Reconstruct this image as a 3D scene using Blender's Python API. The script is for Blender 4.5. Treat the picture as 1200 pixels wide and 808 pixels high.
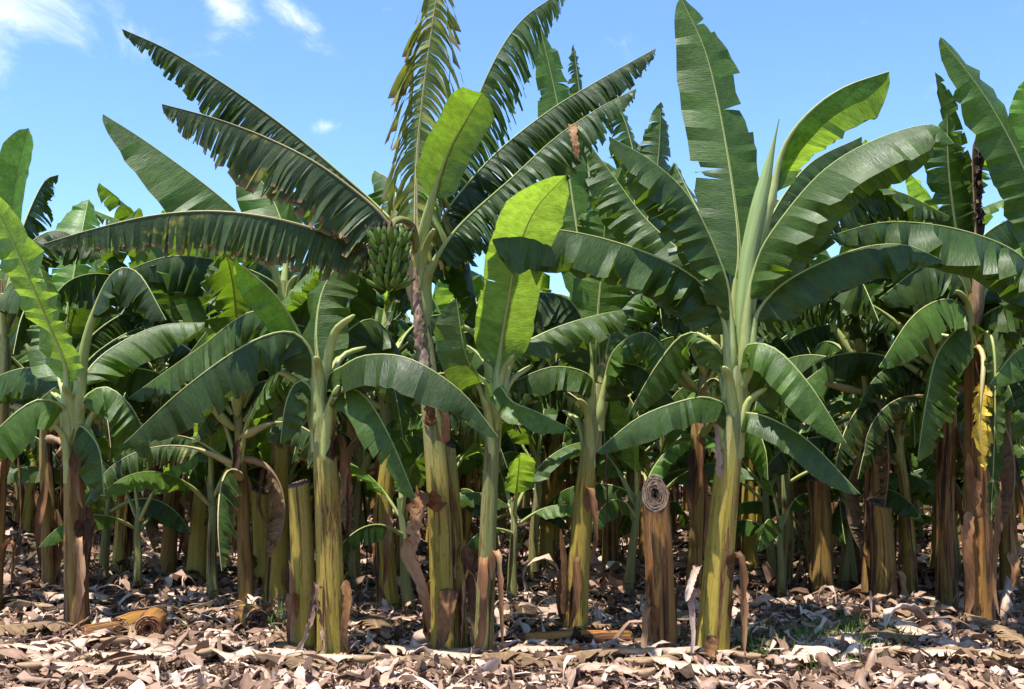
import bpy, math, random
import numpy as np
from mathutils import Vector, Matrix, noise as mnoise

CLOUDS = [(-26.59, 21.6, 8, 3.6, 8, 0.75), (-27.68, 18.99, 2.6, 4, 0, 0.6), (-16.52, 22.66, 3.0, 2.6, -50, 0.75), (-12.36, 22.31, 3.6, 1.2, -32, 1.0), (-10.58, 16.94, 1.6, 0.7, 10, 0.7), (0.0, 14.54, 3, 1.2, 0, 0.9), (-22.47, 11.26, 3, 1.2, 0, 0.8), (169.1, 29.9, 3.8, 3.6, -29.6, 0.8), (297.9, 15.9, 6.3, 2.9, -27.5, 0.75), (240.2, 33.7, 7.4, 1.6, -15.7, 0.64), (181.9, 56.3, 6.5, 3.4, -7.0, 0.9), (62.1, 26.0, 7.0, 3.2, -4.7, 0.64), (111.0, 22.1, 4.7, 3.5, -18.0, 0.95), (292.3, 14.6, 5.3, 2.6, -28.6, 0.77), (300.3, 17.4, 6.6, 1.5, 4.7, 0.96), (92.1, 12.4, 3.5, 2.7, -29.0, 0.63), (179.0, 56.2, 5.5, 2.3, 8.3, 0.64), (203.6, 20.3, 6.7, 3.9, -26.7, 0.82), (211.5, 19.2, 4.6, 4.0, 29.9, 0.65), (240.8, 57.6, 4.4, 2.9, -27.4, 0.75), (231.5, 40.3, 7.6, 1.4, -9.2, 0.95)]
SKY_TINT = (0.9, 1.14, 1.42, 1)
EXPOSURE = 0.92
LIT = (12000, 3200, 7000, 3000, 8000)
N_SHEATH = 130
# ------------------------------------------------------------------ clear
for o in list(bpy.data.objects):
    bpy.data.objects.remove(o, do_unlink=True)
scene = bpy.context.scene
COL = scene.collection

# ------------------------------------------------------------------ camera
CAM_H = 1.55
PITCH = 4.95
cam_data = bpy.data.cameras.new("camera")
cam_data.sensor_width = 36.0
cam_data.lens = 36.0 * 1178.0 / 1200.0
cam_data.clip_end = 3000.0
cam = bpy.data.objects.new("camera", cam_data)
cam.location = (0, 0, CAM_H)
cam.rotation_euler = (math.radians(90 + PITCH), 0, 0)
COL.objects.link(cam)
scene.camera = cam

# ------------------------------------------------------------------ sky, sun, exposure
SUN_EL = 73.0
SUN_DIR = Vector((-0.45, -0.5, 0))
SUN_DIR.normalize()
SUN_DIR = Vector((SUN_DIR.x * math.cos(math.radians(SUN_EL)), SUN_DIR.y * math.cos(math.radians(SUN_EL)), math.sin(math.radians(SUN_EL))))
world = bpy.data.worlds.new("World")
scene.world = world
world.use_nodes = True
wn, wl = world.node_tree.nodes, world.node_tree.links
wn.clear()
w_out = wn.new('ShaderNodeOutputWorld')
w_bg = wn.new('ShaderNodeBackground')
w_bg.inputs['Strength'].default_value = 0.115
sky = wn.new('ShaderNodeTexSky')
sky.sky_type = 'NISHITA'
sky.sun_disc = False
sky.sun_elevation = math.radians(SUN_EL)
sky.sun_rotation = math.atan2(SUN_DIR.x, SUN_DIR.y)
sky.altitude = 200.0
sky.air_density = 1.0
sky.dust_density = 0.6
sky.ozone_density = 1.6
# thin fair-weather clouds, spread over the whole sky by direction
def wmath(op, a, b=None, c=None, clamp=False):
    n = wn.new('ShaderNodeMath'); n.operation = op; n.use_clamp = clamp
    for i, v in enumerate((a, b, c)):
        if v is None: continue
        if isinstance(v, (int, float)): n.inputs[i].default_value = v
        else: wl.new(v, n.inputs[i])
    return n.outputs[0]
w_tc = wn.new('ShaderNodeTexCoord')
w_sep = wn.new('ShaderNodeSeparateXYZ'); wl.new(w_tc.outputs['Generated'], w_sep.inputs[0])
w_n1 = wn.new('ShaderNodeTexNoise'); wl.new(w_tc.outputs['Generated'], w_n1.inputs[0])
w_n1.inputs['Scale'].default_value = 13.0; w_n1.inputs['Detail'].default_value = 8.0
w_n1.inputs['Roughness'].default_value = 0.64; w_n1.inputs['Distortion'].default_value = 0.6
# scattered small clouds: (azimuth from north, altitude, half-length, half-height, tilt, weight) in degrees
cloud_sum = None
for (az, al, ha, hb, tl, wt) in CLOUDS:
    a_, e_ = math.radians(az), math.radians(al)
    c_ = Vector((math.sin(a_) * math.cos(e_), math.cos(a_) * math.cos(e_), math.sin(e_)))
    r_ = Vector((math.cos(a_), -math.sin(a_), 0)); u_ = r_.cross(-c_) * -1.0
    u_ = c_.cross(r_) * -1.0 if c_.cross(r_).z < 0 else c_.cross(r_)
    t_ = math.radians(tl)
    ax = (r_ * math.cos(t_) + u_ * math.sin(t_)) / math.radians(ha); ay = (u_ * math.cos(t_) - r_ * math.sin(t_)) / math.radians(hb)
    def dotn(v):
        n = wn.new('ShaderNodeVectorMath'); n.operation = 'DOT_PRODUCT'
        wl.new(w_tc.outputs['Generated'], n.inputs[0]); n.inputs[1].default_value = v
        return n.outputs['Value']
    dx = wmath('SUBTRACT', dotn(ax), ax.dot(c_)); dy = wmath('SUBTRACT', dotn(ay), ay.dot(c_))
    front = wmath('GREATER_THAN', dotn(c_), 0.5)
    d2 = wmath('SQRT', wmath('ADD', wmath('MULTIPLY', dx, dx), wmath('MULTIPLY', dy, dy)))
    g_ = wmath('MULTIPLY', wmath('MULTIPLY', wmath('SUBTRACT', 1.0, d2, clamp=True), wt), front)
    cloud_sum = g_ if cloud_sum is None else wmath('MAXIMUM', cloud_sum, g_)
w_ramp = wn.new('ShaderNodeMapRange')
wl.new(wmath('ADD', wmath('MULTIPLY', cloud_sum, 0.62), wmath('MULTIPLY', wmath('SUBTRACT', w_n1.outputs['Fac'], 0.5), 1.3)), w_ramp.inputs['Value'])
w_ramp.interpolation_type = 'SMOOTHSTEP'
w_ramp.inputs['From Min'].default_value = 0.12; w_ramp.inputs['From Max'].default_value = 0.75
w_ramp.inputs['To Max'].default_value = 0.9
# white cumulus haze towards the horizon
w_hz = wn.new('ShaderNodeMapRange'); wl.new(w_sep.outputs[2], w_hz.inputs['Value'])
w_hz.interpolation_type = 'SMOOTHSTEP'
w_hz.inputs['From Min'].default_value = 0.16; w_hz.inputs['From Max'].default_value = 0.0
w_hz.inputs['To Max'].default_value = 0.75
w_fac = wmath('MAXIMUM', w_ramp.outputs[0], w_hz.outputs[0])
w_mix = wn.new('ShaderNodeMix'); w_mix.data_type = 'RGBA'
wl.new(w_fac, w_mix.inputs['Factor'])
w_tint = wn.new('ShaderNodeMix'); w_tint.data_type = 'RGBA'; w_tint.blend_type = 'MULTIPLY'
w_tint.inputs['Factor'].default_value = 1.0
wl.new(sky.outputs[0], w_tint.inputs['A']); w_tint.inputs['B'].default_value = SKY_TINT
wl.new(w_tint.outputs['Result'], w_mix.inputs['A'])
w_mix.inputs['B'].default_value = (6.6, 6.9, 7.2, 1)
wl.new(w_mix.outputs['Result'], w_bg.inputs['Color'])
wl.new(w_bg.outputs[0], w_out.inputs[0])

sun_data = bpy.data.lights.new("sun", 'SUN')
sun_data.energy = 5.0
sun_data.angle = math.radians(0.53)
sun_data.color = (1.0, 0.965, 0.90)
sun = bpy.data.objects.new("sun", sun_data)
sun.rotation_euler = SUN_DIR.to_track_quat('Z', 'Y').to_euler()
sun.location = SUN_DIR * 40
COL.objects.link(sun)

scene.view_settings.view_transform = 'Standard'
scene.view_settings.look = 'None'
scene.view_settings.gamma = 1.0
scene.view_settings.use_curve_mapping = False
scene.view_settings.exposure = EXPOSURE
try:
    scene.cycles.max_bounces = 8
    scene.cycles.transmission_bounces = 6
    scene.cycles.diffuse_bounces = 4
    scene.cycles.use_denoising = True
except Exception:
    pass

# ------------------------------------------------------------------ helpers
RNG = np.random.default_rng(7)
random.seed(7)

def link(o, parent=None):
    COL.objects.link(o)
    if parent is not None:
        o.parent = parent
    return o

def mesh_from(name, V, F, mats, uv=None, tone=None, smooth=True, mat_idx=None):
    """V (n,3) array, F list of index tuples / (m,4) array, uv per vertex, tone per vertex"""
    me = bpy.data.meshes.new(name)
    V = np.asarray(V, dtype=np.float32)
    F = np.asarray(F, dtype=np.int32)
    k = F.shape[1]
    me.vertices.add(len(V)); me.vertices.foreach_set('co', V.ravel())
    me.loops.add(F.size); me.loops.foreach_set('vertex_index', F.ravel())
    me.polygons.add(len(F))
    me.polygons.foreach_set('loop_start', np.arange(0, F.size, k, dtype=np.int32))
    me.polygons.foreach_set('loop_total', np.full(len(F), k, dtype=np.int32))
    if smooth:
        me.polygons.foreach_set('use_smooth', np.ones(len(F), dtype=bool))
    if mat_idx is not None:
        me.polygons.foreach_set('material_index', np.asarray(mat_idx, dtype=np.int32))
    if uv is not None:
        l = me.uv_layers.new(name='UVMap')
        l.data.foreach_set('uv', np.asarray(uv, dtype=np.float32)[F.ravel()].ravel())
    if tone is not None:
        a = me.attributes.new('tone', 'FLOAT', 'POINT')
        a.data.foreach_set('value', np.asarray(tone, dtype=np.float32))
    for m in (mats if isinstance(mats, (list, tuple)) else [mats]):
        me.materials.append(m)
    me.update(calc_edges=True)
    me.validate()
    return me

def mesh_obj(name, me, parent=None):
    return link(bpy.data.objects.new(name, me), parent)

def tag(o, label=None, category=None, group=None, kind=None):
    if label: o['label'] = label
    if category: o['category'] = category
    if group: o['group'] = group
    if kind: o['kind'] = kind
    return o

def root_empty(name, loc, rz=0.0):
    o = bpy.data.objects.new(name, None)
    o.empty_display_size = 0.2
    o.location = loc; o.rotation_euler = (0, 0, rz)
    return link(o)

def place_under(o, root):
    """parent a part whose mesh is in world coordinates"""
    o.parent = root
    o.matrix_parent_inverse = Matrix.Translation(-Vector(root.location))

def grid_faces(nr, nc, closed=False, off=0):
    r = np.arange(nr - 1)[:, None]
    ncf = nc if closed else nc - 1
    c = np.arange(ncf)[None, :]
    c2 = (c + 1) % nc
    f = np.stack([r * nc + c, r * nc + c2, (r + 1) * nc + c2, (r + 1) * nc + c], axis=-1)
    return f.reshape(-1, 4) + off

def spline(P, n, extra=None):
    """Catmull-Rom through P resampled evenly by length"""
    P = np.asarray(P, float)
    if len(P) == 2:
        P = np.array([P[0], P[0] * .5 + P[1] * .5, P[1]])
    Q = np.vstack([2 * P[0] - P[1], P, 2 * P[-1] - P[-2]])
    out = []
    for i in range(1, len(Q) - 2):
        t = np.linspace(0, 1, 24, endpoint=False)[:, None]
        a, b, c, d = Q[i - 1], Q[i], Q[i + 1], Q[i + 2]
        out.append(0.5 * (2 * b + (c - a) * t + (2 * a - 5 * b + 4 * c - d) * t ** 2 + (3 * b - a - 3 * c + d) * t ** 3))
    out.append(P[-1][None])
    C = np.vstack(out)
    s = np.concatenate([[0], np.cumsum(np.linalg.norm(np.diff(C, axis=0), axis=1))])
    q = np.linspace(0, s[-1], n)
    return np.stack([np.interp(q, s, C[:, k]) for k in range(3)], 1), s[-1]

def norm(a):
    return a / np.maximum(np.linalg.norm(a, axis=-1, keepdims=True), 1e-9)

def smooth01(x):
    x = np.clip(x, 0, 1)
    return x * x * (3 - 2 * x)

# ------------------------------------------------------------------ materials
class NT:
    def __init__(self, name):
        self.m = bpy.data.materials.new(name); self.m.use_nodes = True
        self.t = self.m.node_tree; self.n = self.t.nodes; self.l = self.t.links
        self.n.clear()
        self.out = self.n.new('ShaderNodeOutputMaterial')
    def new(self, t, **kw):
        n = self.n.new(t)
        for k, v in kw.items():
            setattr(n, k, v)
        return n
    def put(self, sock, v):
        if isinstance(v, bpy.types.NodeSocket): self.l.new(v, sock)
        elif isinstance(v, tuple) and len(v) == 3 and sock.type == 'RGBA': sock.default_value = (*v, 1)
        else: sock.default_value = v
    def math(self, op, a, b=None, clamp=False):
        n = self.new('ShaderNodeMath', operation=op, use_clamp=clamp)
        self.put(n.inputs[0], a)
        if b is not None: self.put(n.inputs[1], b)
        return n.outputs[0]
    def mix(self, f, a, b, mode='MIX'):
        n = self.new('ShaderNodeMix', data_type='RGBA', blend_type=mode)
        self.put(n.inputs['Factor'], f); self.put(n.inputs['A'], a); self.put(n.inputs['B'], b)
        return n.outputs['Result']
    def rng(self, v, a, b, c=0.0, d=1.0, smooth=True):
        n = self.new('ShaderNodeMapRange')
        n.interpolation_type = 'SMOOTHSTEP' if smooth else 'LINEAR'
        self.put(n.inputs['Value'], v)
        for k, x in zip(('From Min', 'From Max', 'To Min', 'To Max'), (a, b, c, d)): n.inputs[k].default_value = x
        return n.outputs[0]
    def noise(self, vec, scale, detail=4.0, rough=0.55, dist=0.0, dim='3D', w=None):
        n = self.new('ShaderNodeTexNoise', noise_dimensions=dim)
        if vec is not None: self.l.new(vec, n.inputs['Vector'])
        n.inputs['Scale'].default_value = scale; n.inputs['Detail'].default_value = detail
        n.inputs['Roughness'].default_value = rough; n.inputs['Distortion'].default_value = dist
        if w is not None: self.put(n.inputs['W'], w)
        return n.outputs['Fac']
    def scaled(self, vec, s, loc=(0, 0, 0)):
        n = self.new('ShaderNodeMapping'); self.l.new(vec, n.inputs[0])
        n.inputs['Scale'].default_value = s; n.inputs['Location'].default_value = loc
        return n.outputs[0]
    def ramp(self, f, stops):
        n = self.new('ShaderNodeValToRGB'); self.put(n.inputs[0], f)
        e = n.color_ramp.elements
        while len(e) < len(stops): e.new(0.5)
        for x, (p, c) in zip(e, stops): x.position = p; x.color = (*c, 1)
        return n.outputs[0]
    def bump(self, h, strength, dist=0.01, normal=None):
        n = self.new('ShaderNodeBump'); self.put(n.inputs['Height'], h)
        n.inputs['Strength'].default_value = strength; n.inputs['Distance'].default_value = dist
        if normal is not None: self.l.new(normal, n.inputs['Normal'])
        return n.outputs[0]
    def bsdf(self, col, rough, spec=0.5, normal=None):
        n = self.new('ShaderNodeBsdfPrincipled')
        self.put(n.inputs['Base Color'], col); self.put(n.inputs['Roughness'], rough)
        self.put(n.inputs['Specular IOR Level'], spec)
        if normal is not None: self.l.new(normal, n.inputs['Normal'])
        return n

def leaf_material(name, top, under, trans, t_amt, rough=0.38, margin=(0.12, 0.07, 0.03), margin_w=0.05, blotch=0.0, blotch_col=(0.30, 0.26, 0.04), spec=0.36):
    T = NT(name)
    uvn = T.new('ShaderNodeUVMap'); uv = uvn.outputs[0]
    sep = T.new('ShaderNodeSeparateXYZ'); T.l.new(uv, sep.inputs[0])
    at = T.new('ShaderNodeAttribute', attribute_name='tone'); tone = at.outputs['Fac']
    oi = T.new('ShaderNodeObjectInfo')
    geo = T.new('ShaderNodeNewGeometry')
    # lateral veins run outwards from the midrib: fine lines along u
    vein = T.noise(T.scaled(uv, (1, 0.05, 1)), 95.0, 2.0, 0.5)
    vein2 = T.noise(T.scaled(uv, (1, 0.12, 1)), 18.0, 3.0, 0.6)
    big = T.noise(uv, 2.2, 3.0, 0.55)
    col = T.mix(geo.outputs['Backfacing'], top, under)
    v1 = T.math('MULTIPLY', T.rng(vein2, 0.25, 0.75, 0.72, 1.30, False), T.rng(vein, 0.3, 0.7, 0.82, 1.18, False))
    v2 = T.rng(tone, 0.0, 1.0, 0.72, 1.28, False)
    v3 = T.rng(oi.outputs['Random'], 0.0, 1.0, 0.78, 1.22, False)
    k = T.math('MULTIPLY', T.math('MULTIPLY', v1, v2), v3)
    kc = T.new('ShaderNodeCombineXYZ')
    for i in range(3): T.l.new(k, kc.inputs[i])
    col = T.mix(1.0, col, kc.outputs[0], 'MULTIPLY')
    tcol = T.mix(1.0, trans, kc.outputs[0], 'MULTIPLY')
    if blotch > 0:
        b = T.rng(T.math('ADD', T.math('MULTIPLY', big, 0.6), T.math('MULTIPLY', vein2, 0.4)), 0.62 - blotch * 0.25, 0.70 - blotch * 0.15)
        col = T.mix(b, col, blotch_col); tcol = T.mix(b, tcol, blotch_col)
    edge = T.math('ADD', sep.outputs[1], T.math('MULTIPLY', T.math('SUBTRACT', vein2, 0.5), 0.25))
    me = T.rng(edge, 0.99 - margin_w, 1.03 - margin_w * 0.5)
    col = T.mix(me, col, margin); tcol = T.mix(me, tcol, margin)
    h = T.math('ADD', T.math('MULTIPLY', vein, 0.5), T.math('MULTIPLY', vein2, 0.8))
    nb = T.bump(h, 0.6, 0.009)
    p = T.bsdf(col, T.rng(big, 0.3, 0.7, rough + 0.02, rough + 0.16), spec, nb)
    tr = T.new('ShaderNodeBsdfTranslucent'); T.put(tr.inputs['Color'], tcol); T.l.new(nb, tr.inputs['Normal'])
    ms = T.new('ShaderNodeMixShader'); ms.inputs[0].default_value = t_amt
    T.l.new(p.outputs[0], ms.inputs[1]); T.l.new(tr.outputs[0], ms.inputs[2])
    T.l.new(ms.outputs[0], T.out.inputs[0])
    return T.m

M = {}
M['dark'] = leaf_material('leaf_dark_green', (0.033, 0.064, 0.009), (0.062, 0.098, 0.028), (0.18, 0.31, 0.015), 0.22, 0.42, margin_w=0.012)
M['mid'] = leaf_material('leaf_mid_green', (0.050, 0.096, 0.012), (0.085, 0.132, 0.036), (0.26, 0.43, 0.02), 0.28, 0.42, margin_w=0.012)
M['young'] = leaf_material('leaf_young_green', (0.075, 0.165, 0.022), (0.13, 0.22, 0.05), (0.34, 0.52, 0.035), 0.44, 0.38, margin_w=0.02)
M['rolled'] = leaf_material('leaf_rolled_pale', (0.24, 0.31, 0.11), (0.24, 0.31, 0.11), (0.36, 0.55, 0.12), 0.12, 0.42, margin_w=0.0)
M['old'] = leaf_material('leaf_old_olive', (0.040, 0.070, 0.017), (0.070, 0.100, 0.036), (0.24, 0.30, 0.035), 0.26, 0.44, margin=(0.22, 0.13, 0.05), margin_w=0.10, blotch=0.22)
M['yellowing'] = leaf_material('leaf_yellowing', (0.12, 0.17, 0.032), (0.18, 0.23, 0.06), (0.45, 0.46, 0.06), 0.30, 0.5, margin=(0.24, 0.14, 0.05), margin_w=0.14, blotch=0.5)
M['yellow'] = leaf_material('leaf_yellow', (0.60, 0.36, 0.02), (0.60, 0.40, 0.04), (0.75, 0.45, 0.03), 0.3, 0.5, margin=(0.20, 0.10, 0.03), margin_w=0.12)
M['dry'] = leaf_material('leaf_dry_brown', (0.22, 0.14, 0.075), (0.28, 0.185, 0.105), (0.30, 0.17, 0.07), 0.15, 0.75, margin=(0.14, 0.08, 0.04), margin_w=0.10, spec=0.2)
M['bleached'] = leaf_material('leaf_dry_bleached', (0.50, 0.36, 0.26), (0.56, 0.42, 0.32), (0.4, 0.25, 0.15), 0.12, 0.75, margin=(0.25, 0.15, 0.09), margin_w=0.08, spec=0.2)
M['rotten'] = leaf_material('leaf_rotten_dark', (0.055, 0.036, 0.022), (0.075, 0.05, 0.032), (0.08, 0.045, 0.02), 0.10, 0.8, margin=(0.03, 0.02, 0.012), margin_w=0.10, spec=0.2)

def rib_material(name, c1, c2, rough=0.45):
    T = NT(name)
    uvn = T.new('ShaderNodeUVMap')
    n = T.noise(T.scaled(uvn.outputs[0], (5, 2.2, 1)), 6.0, 4.0, 0.6)
    n2 = T.noise(T.scaled(uvn.outputs[0], (1, 8, 1)), 14.0, 3.0, 0.6)
    col = T.mix(T.rng(n, 0.35, 0.65), c1, c2)
    col = T.mix(T.rng(n2, 0.66, 0.80, 0, 0.7), col, (0.10, 0.06, 0.025))
    p = T.bsdf(col, rough, 0.4, T.bump(n, 0.3, 0.004))
    T.l.new(p.outputs[0], T.out.inputs[0])
    return T.m
M['rib'] = rib_material('midrib_pale_green', (0.27, 0.33, 0.09), (0.38, 0.39, 0.14))
M['rib_young'] = rib_material('midrib_fresh_green', (0.30, 0.35, 0.09), (0.42, 0.43, 0.16))
M['rib_old'] = rib_material('midrib_straw', (0.42, 0.38, 0.16), (0.46, 0.34, 0.16))
M['rib_dry'] = rib_material('midrib_dry', (0.36, 0.24, 0.13), (0.22, 0.13, 0.07), 0.8)
RIB = dict(dark='rib', mid='rib', young='rib_young', old='rib_old', yellowing='rib_old', yellow='rib_old', dry='rib_dry', rotten='rib_dry', bleached='rib_dry')

def stem_material(name, greens, brown_amt, green_top=(1.2, 2.4)):
    """uv: u around the stem, v metres up the stem"""
    T = NT(name)
    uvn = T.new('ShaderNodeUVMap'); uv = uvn.outputs[0]
    sep = T.new('ShaderNodeSeparateXYZ'); T.l.new(uv, sep.inputs[0])
    at = T.new('ShaderNodeAttribute', attribute_name='tone'); tone = at.outputs['Fac']
    oi = T.new('ShaderNodeObjectInfo')
    off = T.new('ShaderNodeCombineXYZ')
    T.l.new(T.math('MULTIPLY', oi.outputs['Random'], 37.0), off.inputs[2])
    va = T.new('ShaderNodeVectorMath', operation='ADD'); T.l.new(uv, va.inputs[0]); T.l.new(off.outputs[0], va.inputs[1])
    vec = va.outputs[0]
    fib = T.noise(T.scaled(vec, (26, 0.8, 1)), 2.6, 5.0, 0.68)
    streak = T.noise(T.scaled(vec, (3.2, 0.45, 1)), 1.6, 5.0, 0.62, 0.4)
    patch = T.noise(T.scaled(vec, (1.9, 0.75, 1)), 1.7, 8.0, 0.66, 0.8)
    spots = T.noise(T.scaled(vec, (9, 6, 1)), 3.0, 5.0, 0.65)
    base = T.ramp(T.math('ADD', T.math('MULTIPLY', streak, 0.65), T.math('MULTIPLY', fib, 0.35)), [(0.36, greens[0]), (0.50, greens[1]), (0.62, greens[2])])
    up = T.rng(sep.outputs[1], green_top[0], green_top[1])
    base = T.mix(T.math('MULTIPLY', up, 0.8), base, T.mix(T.rng(streak, 0.4, 0.6), (0.22, 0.29, 0.10), (0.36, 0.37, 0.18)))
    rust = T.mix(T.rng(fib, 0.38, 0.62), (0.13, 0.046, 0.014), (0.32, 0.150, 0.052))
    pf = T.math('ADD', T.math('ADD', T.math('MULTIPLY', patch, 0.8), T.math('MULTIPLY', fib, 0.2)), T.math('MULTIPLY', T.math('SUBTRACT', tone, 0.5), 0.20))
    pf = T.math('SUBTRACT', pf, T.math('MULTIPLY', up, 0.06))
    m1 = T.rng(pf, 0.535 - brown_amt, 0.57 - brown_amt)
    col = T.mix(m1, base, rust)
    m2 = T.rng(pf, 0.59 - brown_amt * 0.8, 0.63 - brown_amt * 0.8)
    col = T.mix(m2, col, T.mix(spots, (0.018, 0.011, 0.008), (0.060, 0.034, 0.022)))
    m3 = T.rng(spots, 0.60, 0.66)
    col = T.mix(T.math('MULTIPLY', m3, 0.75), col, (0.035, 0.022, 0.012))
    pale = T.rng(T.noise(T.scaled(vec, (2.6, 1.2, 1), (7, 3, 1)), 1.5, 6.0, 0.65, 0.6), 0.62, 0.67)
    col = T.mix(T.math('MULTIPLY', pale, 0.5), col, (0.44, 0.31, 0.17))
    h = T.math('ADD', T.math('MULTIPLY', fib, 0.9), T.math('MULTIPLY', T.math('ADD', m1, pale), 0.5))
    p = T.bsdf(col, T.rng(m1, 0, 1, 0.5, 0.85), 0.3, T.bump(h, 0.8, 0.015))
    T.l.new(p.outputs[0], T.out.inputs[0])
    return T.m
GR = [(0.20, 0.165, 0.020), (0.40, 0.295, 0.042), (0.50, 0.33, 0.075)]
M['stem'] = stem_material('pseudostem_yellow_green', GR, 0.0, (1.15, 1.75))
M['stem_brown'] = stem_material('pseudostem_brown', [(0.22, 0.15, 0.025), (0.34, 0.20, 0.045), (0.40, 0.20, 0.06)], 0.05, (1.3, 2.2))
M['stem_green'] = stem_material('pseudostem_green', [(0.14, 0.15, 0.04), (0.24, 0.23, 0.07), (0.33, 0.28, 0.10)], 0.0, (1.0, 2.2))
M['stem_cut'] = stem_material('pseudostem_cut_rust', [(0.28, 0.17, 0.03), (0.40, 0.19, 0.045), (0.42, 0.14, 0.045)], 0.045, (8, 9))

def paper_material(name, c_dark, c_mid, c_light, trans=0.12):
    T = NT(name)
    at = T.new('ShaderNodeAttribute', attribute_name='tone'); tone = at.outputs['Fac']
    uvn = T.new('ShaderNodeUVMap'); uv = uvn.outputs[0]
    oi = T.new('ShaderNodeObjectInfo')
    n = T.noise(T.scaled(uv, (1.0, 9.0, 1)), 5.0, 4.0, 0.6)
    f = T.math('ADD', T.math('MULTIPLY', tone, 0.75), T.math('MULTIPLY', n, 0.30))
    f = T.math('ADD', f, T.math('MULTIPLY', T.math('SUBTRACT', oi.outputs['Random'], 0.5), 0.2))
    col = T.ramp(f, [(0.12, c_dark), (0.50, c_mid), (0.92, c_light)])
    nb = T.bump(n, 0.5, 0.006)
    p = T.bsdf(col, 0.72, 0.25, nb)
    tr = T.new('ShaderNodeBsdfTranslucent'); T.put(tr.inputs['Color'], col)
    ms = T.new('ShaderNodeMixShader'); ms.inputs[0].default_value = trans
    T.l.new(p.outputs[0], ms.inputs[1]); T.l.new(tr.outputs[0], ms.inputs[2])
    T.l.new(ms.outputs[0], T.out.inputs[0])
    return T.m
M['litter'] = paper_material('dry_litter', (0.040, 0.022, 0.012), (0.30, 0.180, 0.115), (0.68, 0.51, 0.40))
M['sheath'] = paper_material('dry_sheath', (0.045, 0.022, 0.011), (0.25, 0.115, 0.045), (0.46, 0.28, 0.15))
M['paper'] = paper_material('papery_bract', (0.16, 0.09, 0.05), (0.33, 0.21, 0.14), (0.46, 0.34, 0.25))

def simple(name, c1, c2, scale, rough=0.8, bump=0.4, coords='Object'):
    T = NT(name)
    tc = T.new('ShaderNodeTexCoord')
    n = T.noise(tc.outputs[coords], scale, 6.0, 0.6)
    p = T.bsdf(T.mix(T.rng(n, 0.3, 0.7), c1, c2), rough, 0.3, T.bump(n, bump, 0.02))
    T.l.new(p.outputs[0], T.out.inputs[0])
    return T.m
def ground_material():
    T = NT('soil_with_leaf_mould')
    tc = T.new('ShaderNodeTexCoord'); g = tc.outputs['Object']
    n = T.noise(g, 3.0, 8.0, 0.65); n2 = T.noise(g, 30.0, 4.0, 0.6)
    col = T.ramp(T.math('ADD', T.math('MULTIPLY', n, 0.5), T.math('MULTIPLY', n2, 0.5)),
                 [(0.35, (0.045, 0.028, 0.018)), (0.52, (0.12, 0.080, 0.055)), (0.68, (0.30, 0.215, 0.16))])
    p = T.bsdf(col, 0.9, 0.15, T.bump(n2, 0.8, 0.04))
    T.l.new(p.outputs[0], T.out.inputs[0])
    return T.m
M['soil'] = ground_material()
M['banana'] = simple('unripe_banana', (0.065, 0.125, 0.016), (0.11, 0.18, 0.024), 14.0, 0.42, 0.15)
M['banana_tip'] = simple('banana_tip', (0.02, 0.014, 0.01), (0.05, 0.03, 0.02), 20.0)
M['weed'] = leaf_material('weed_green', (0.10, 0.17, 0.04), (0.13, 0.20, 0.06), (0.3, 0.42, 0.05), 0.3, 0.5)

def cut_face_material():
    T = NT('cut_stem_face')
    uvn = T.new('ShaderNodeUVMap'); uv = uvn.outputs[0]   # u: angle, v: radius 0..1
    at = T.new('ShaderNodeAttribute', attribute_name='tone'); tone = at.outputs['Fac']
    n = T.noise(T.scaled(uv, (6, 10, 1)), 3.0, 4.0, 0.6)
    f = T.math('ADD', T.math('MULTIPLY', tone, 0.65), T.math('MULTIPLY', n, 0.35))
    col = T.ramp(f, [(0.25, (0.018, 0.011, 0.008)), (0.5, (0.09, 0.058, 0.040)), (0.8, (0.26, 0.185, 0.13))])
    p = T.bsdf(col, 0.75, 0.25, T.bump(f, 0.6, 0.01))
    T.l.new(p.outputs[0], T.out.inputs[0])
    return T.m
M['cut'] = cut_face_material()
def cut_face_light():
    T = NT('cut_stem_face_fresh')
    at = T.new('ShaderNodeAttribute', attribute_name='tone'); tone = at.outputs['Fac']
    tc = T.new('ShaderNodeTexCoord')
    n = T.noise(tc.outputs['Object'], 22.0, 4.0, 0.6)
    f = T.math('ADD', T.math('MULTIPLY', tone, 0.65), T.math('MULTIPLY', n, 0.35))
    col = T.ramp(f, [(0.25, (0.10, 0.035, 0.015)), (0.5, (0.30, 0.13, 0.055)), (0.75, (0.46, 0.26, 0.12))])
    p = T.bsdf(col, 0.7, 0.25, T.bump(f, 0.5, 0.01))
    T.l.new(p.outputs[0], T.out.inputs[0])
    return T.m
M['cut_fresh'] = cut_face_light()

# ------------------------------------------------------------------ ground
def ground_z(x, y):
    x = np.asarray(x, float); y = np.asarray(y, float)
    z = 0.030 * np.sin(1.3 * x + 0.7 * y) + 0.024 * np.sin(2.1 * y - 1.1 * x + 1.0) + 0.016 * np.sin(4.3 * x + 0.6) * np.sin(3.7 * y)
    # trash heaped between the rows on the right, and a low furrow behind the front row
    z = z + 0.10 * np.exp(-((x - 2.7) / 0.9) ** 2 - ((y - 8.2) / 0.6) ** 2)
    z = z + 0.07 * np.exp(-((x + 2.9) / 1.2) ** 2 - ((y - 9.2) / 0.7) ** 2)
    return z * np.clip((60 - y) / 30, 0, 1)
def gz(x, y):
    return float(ground_z(x, y))

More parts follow.
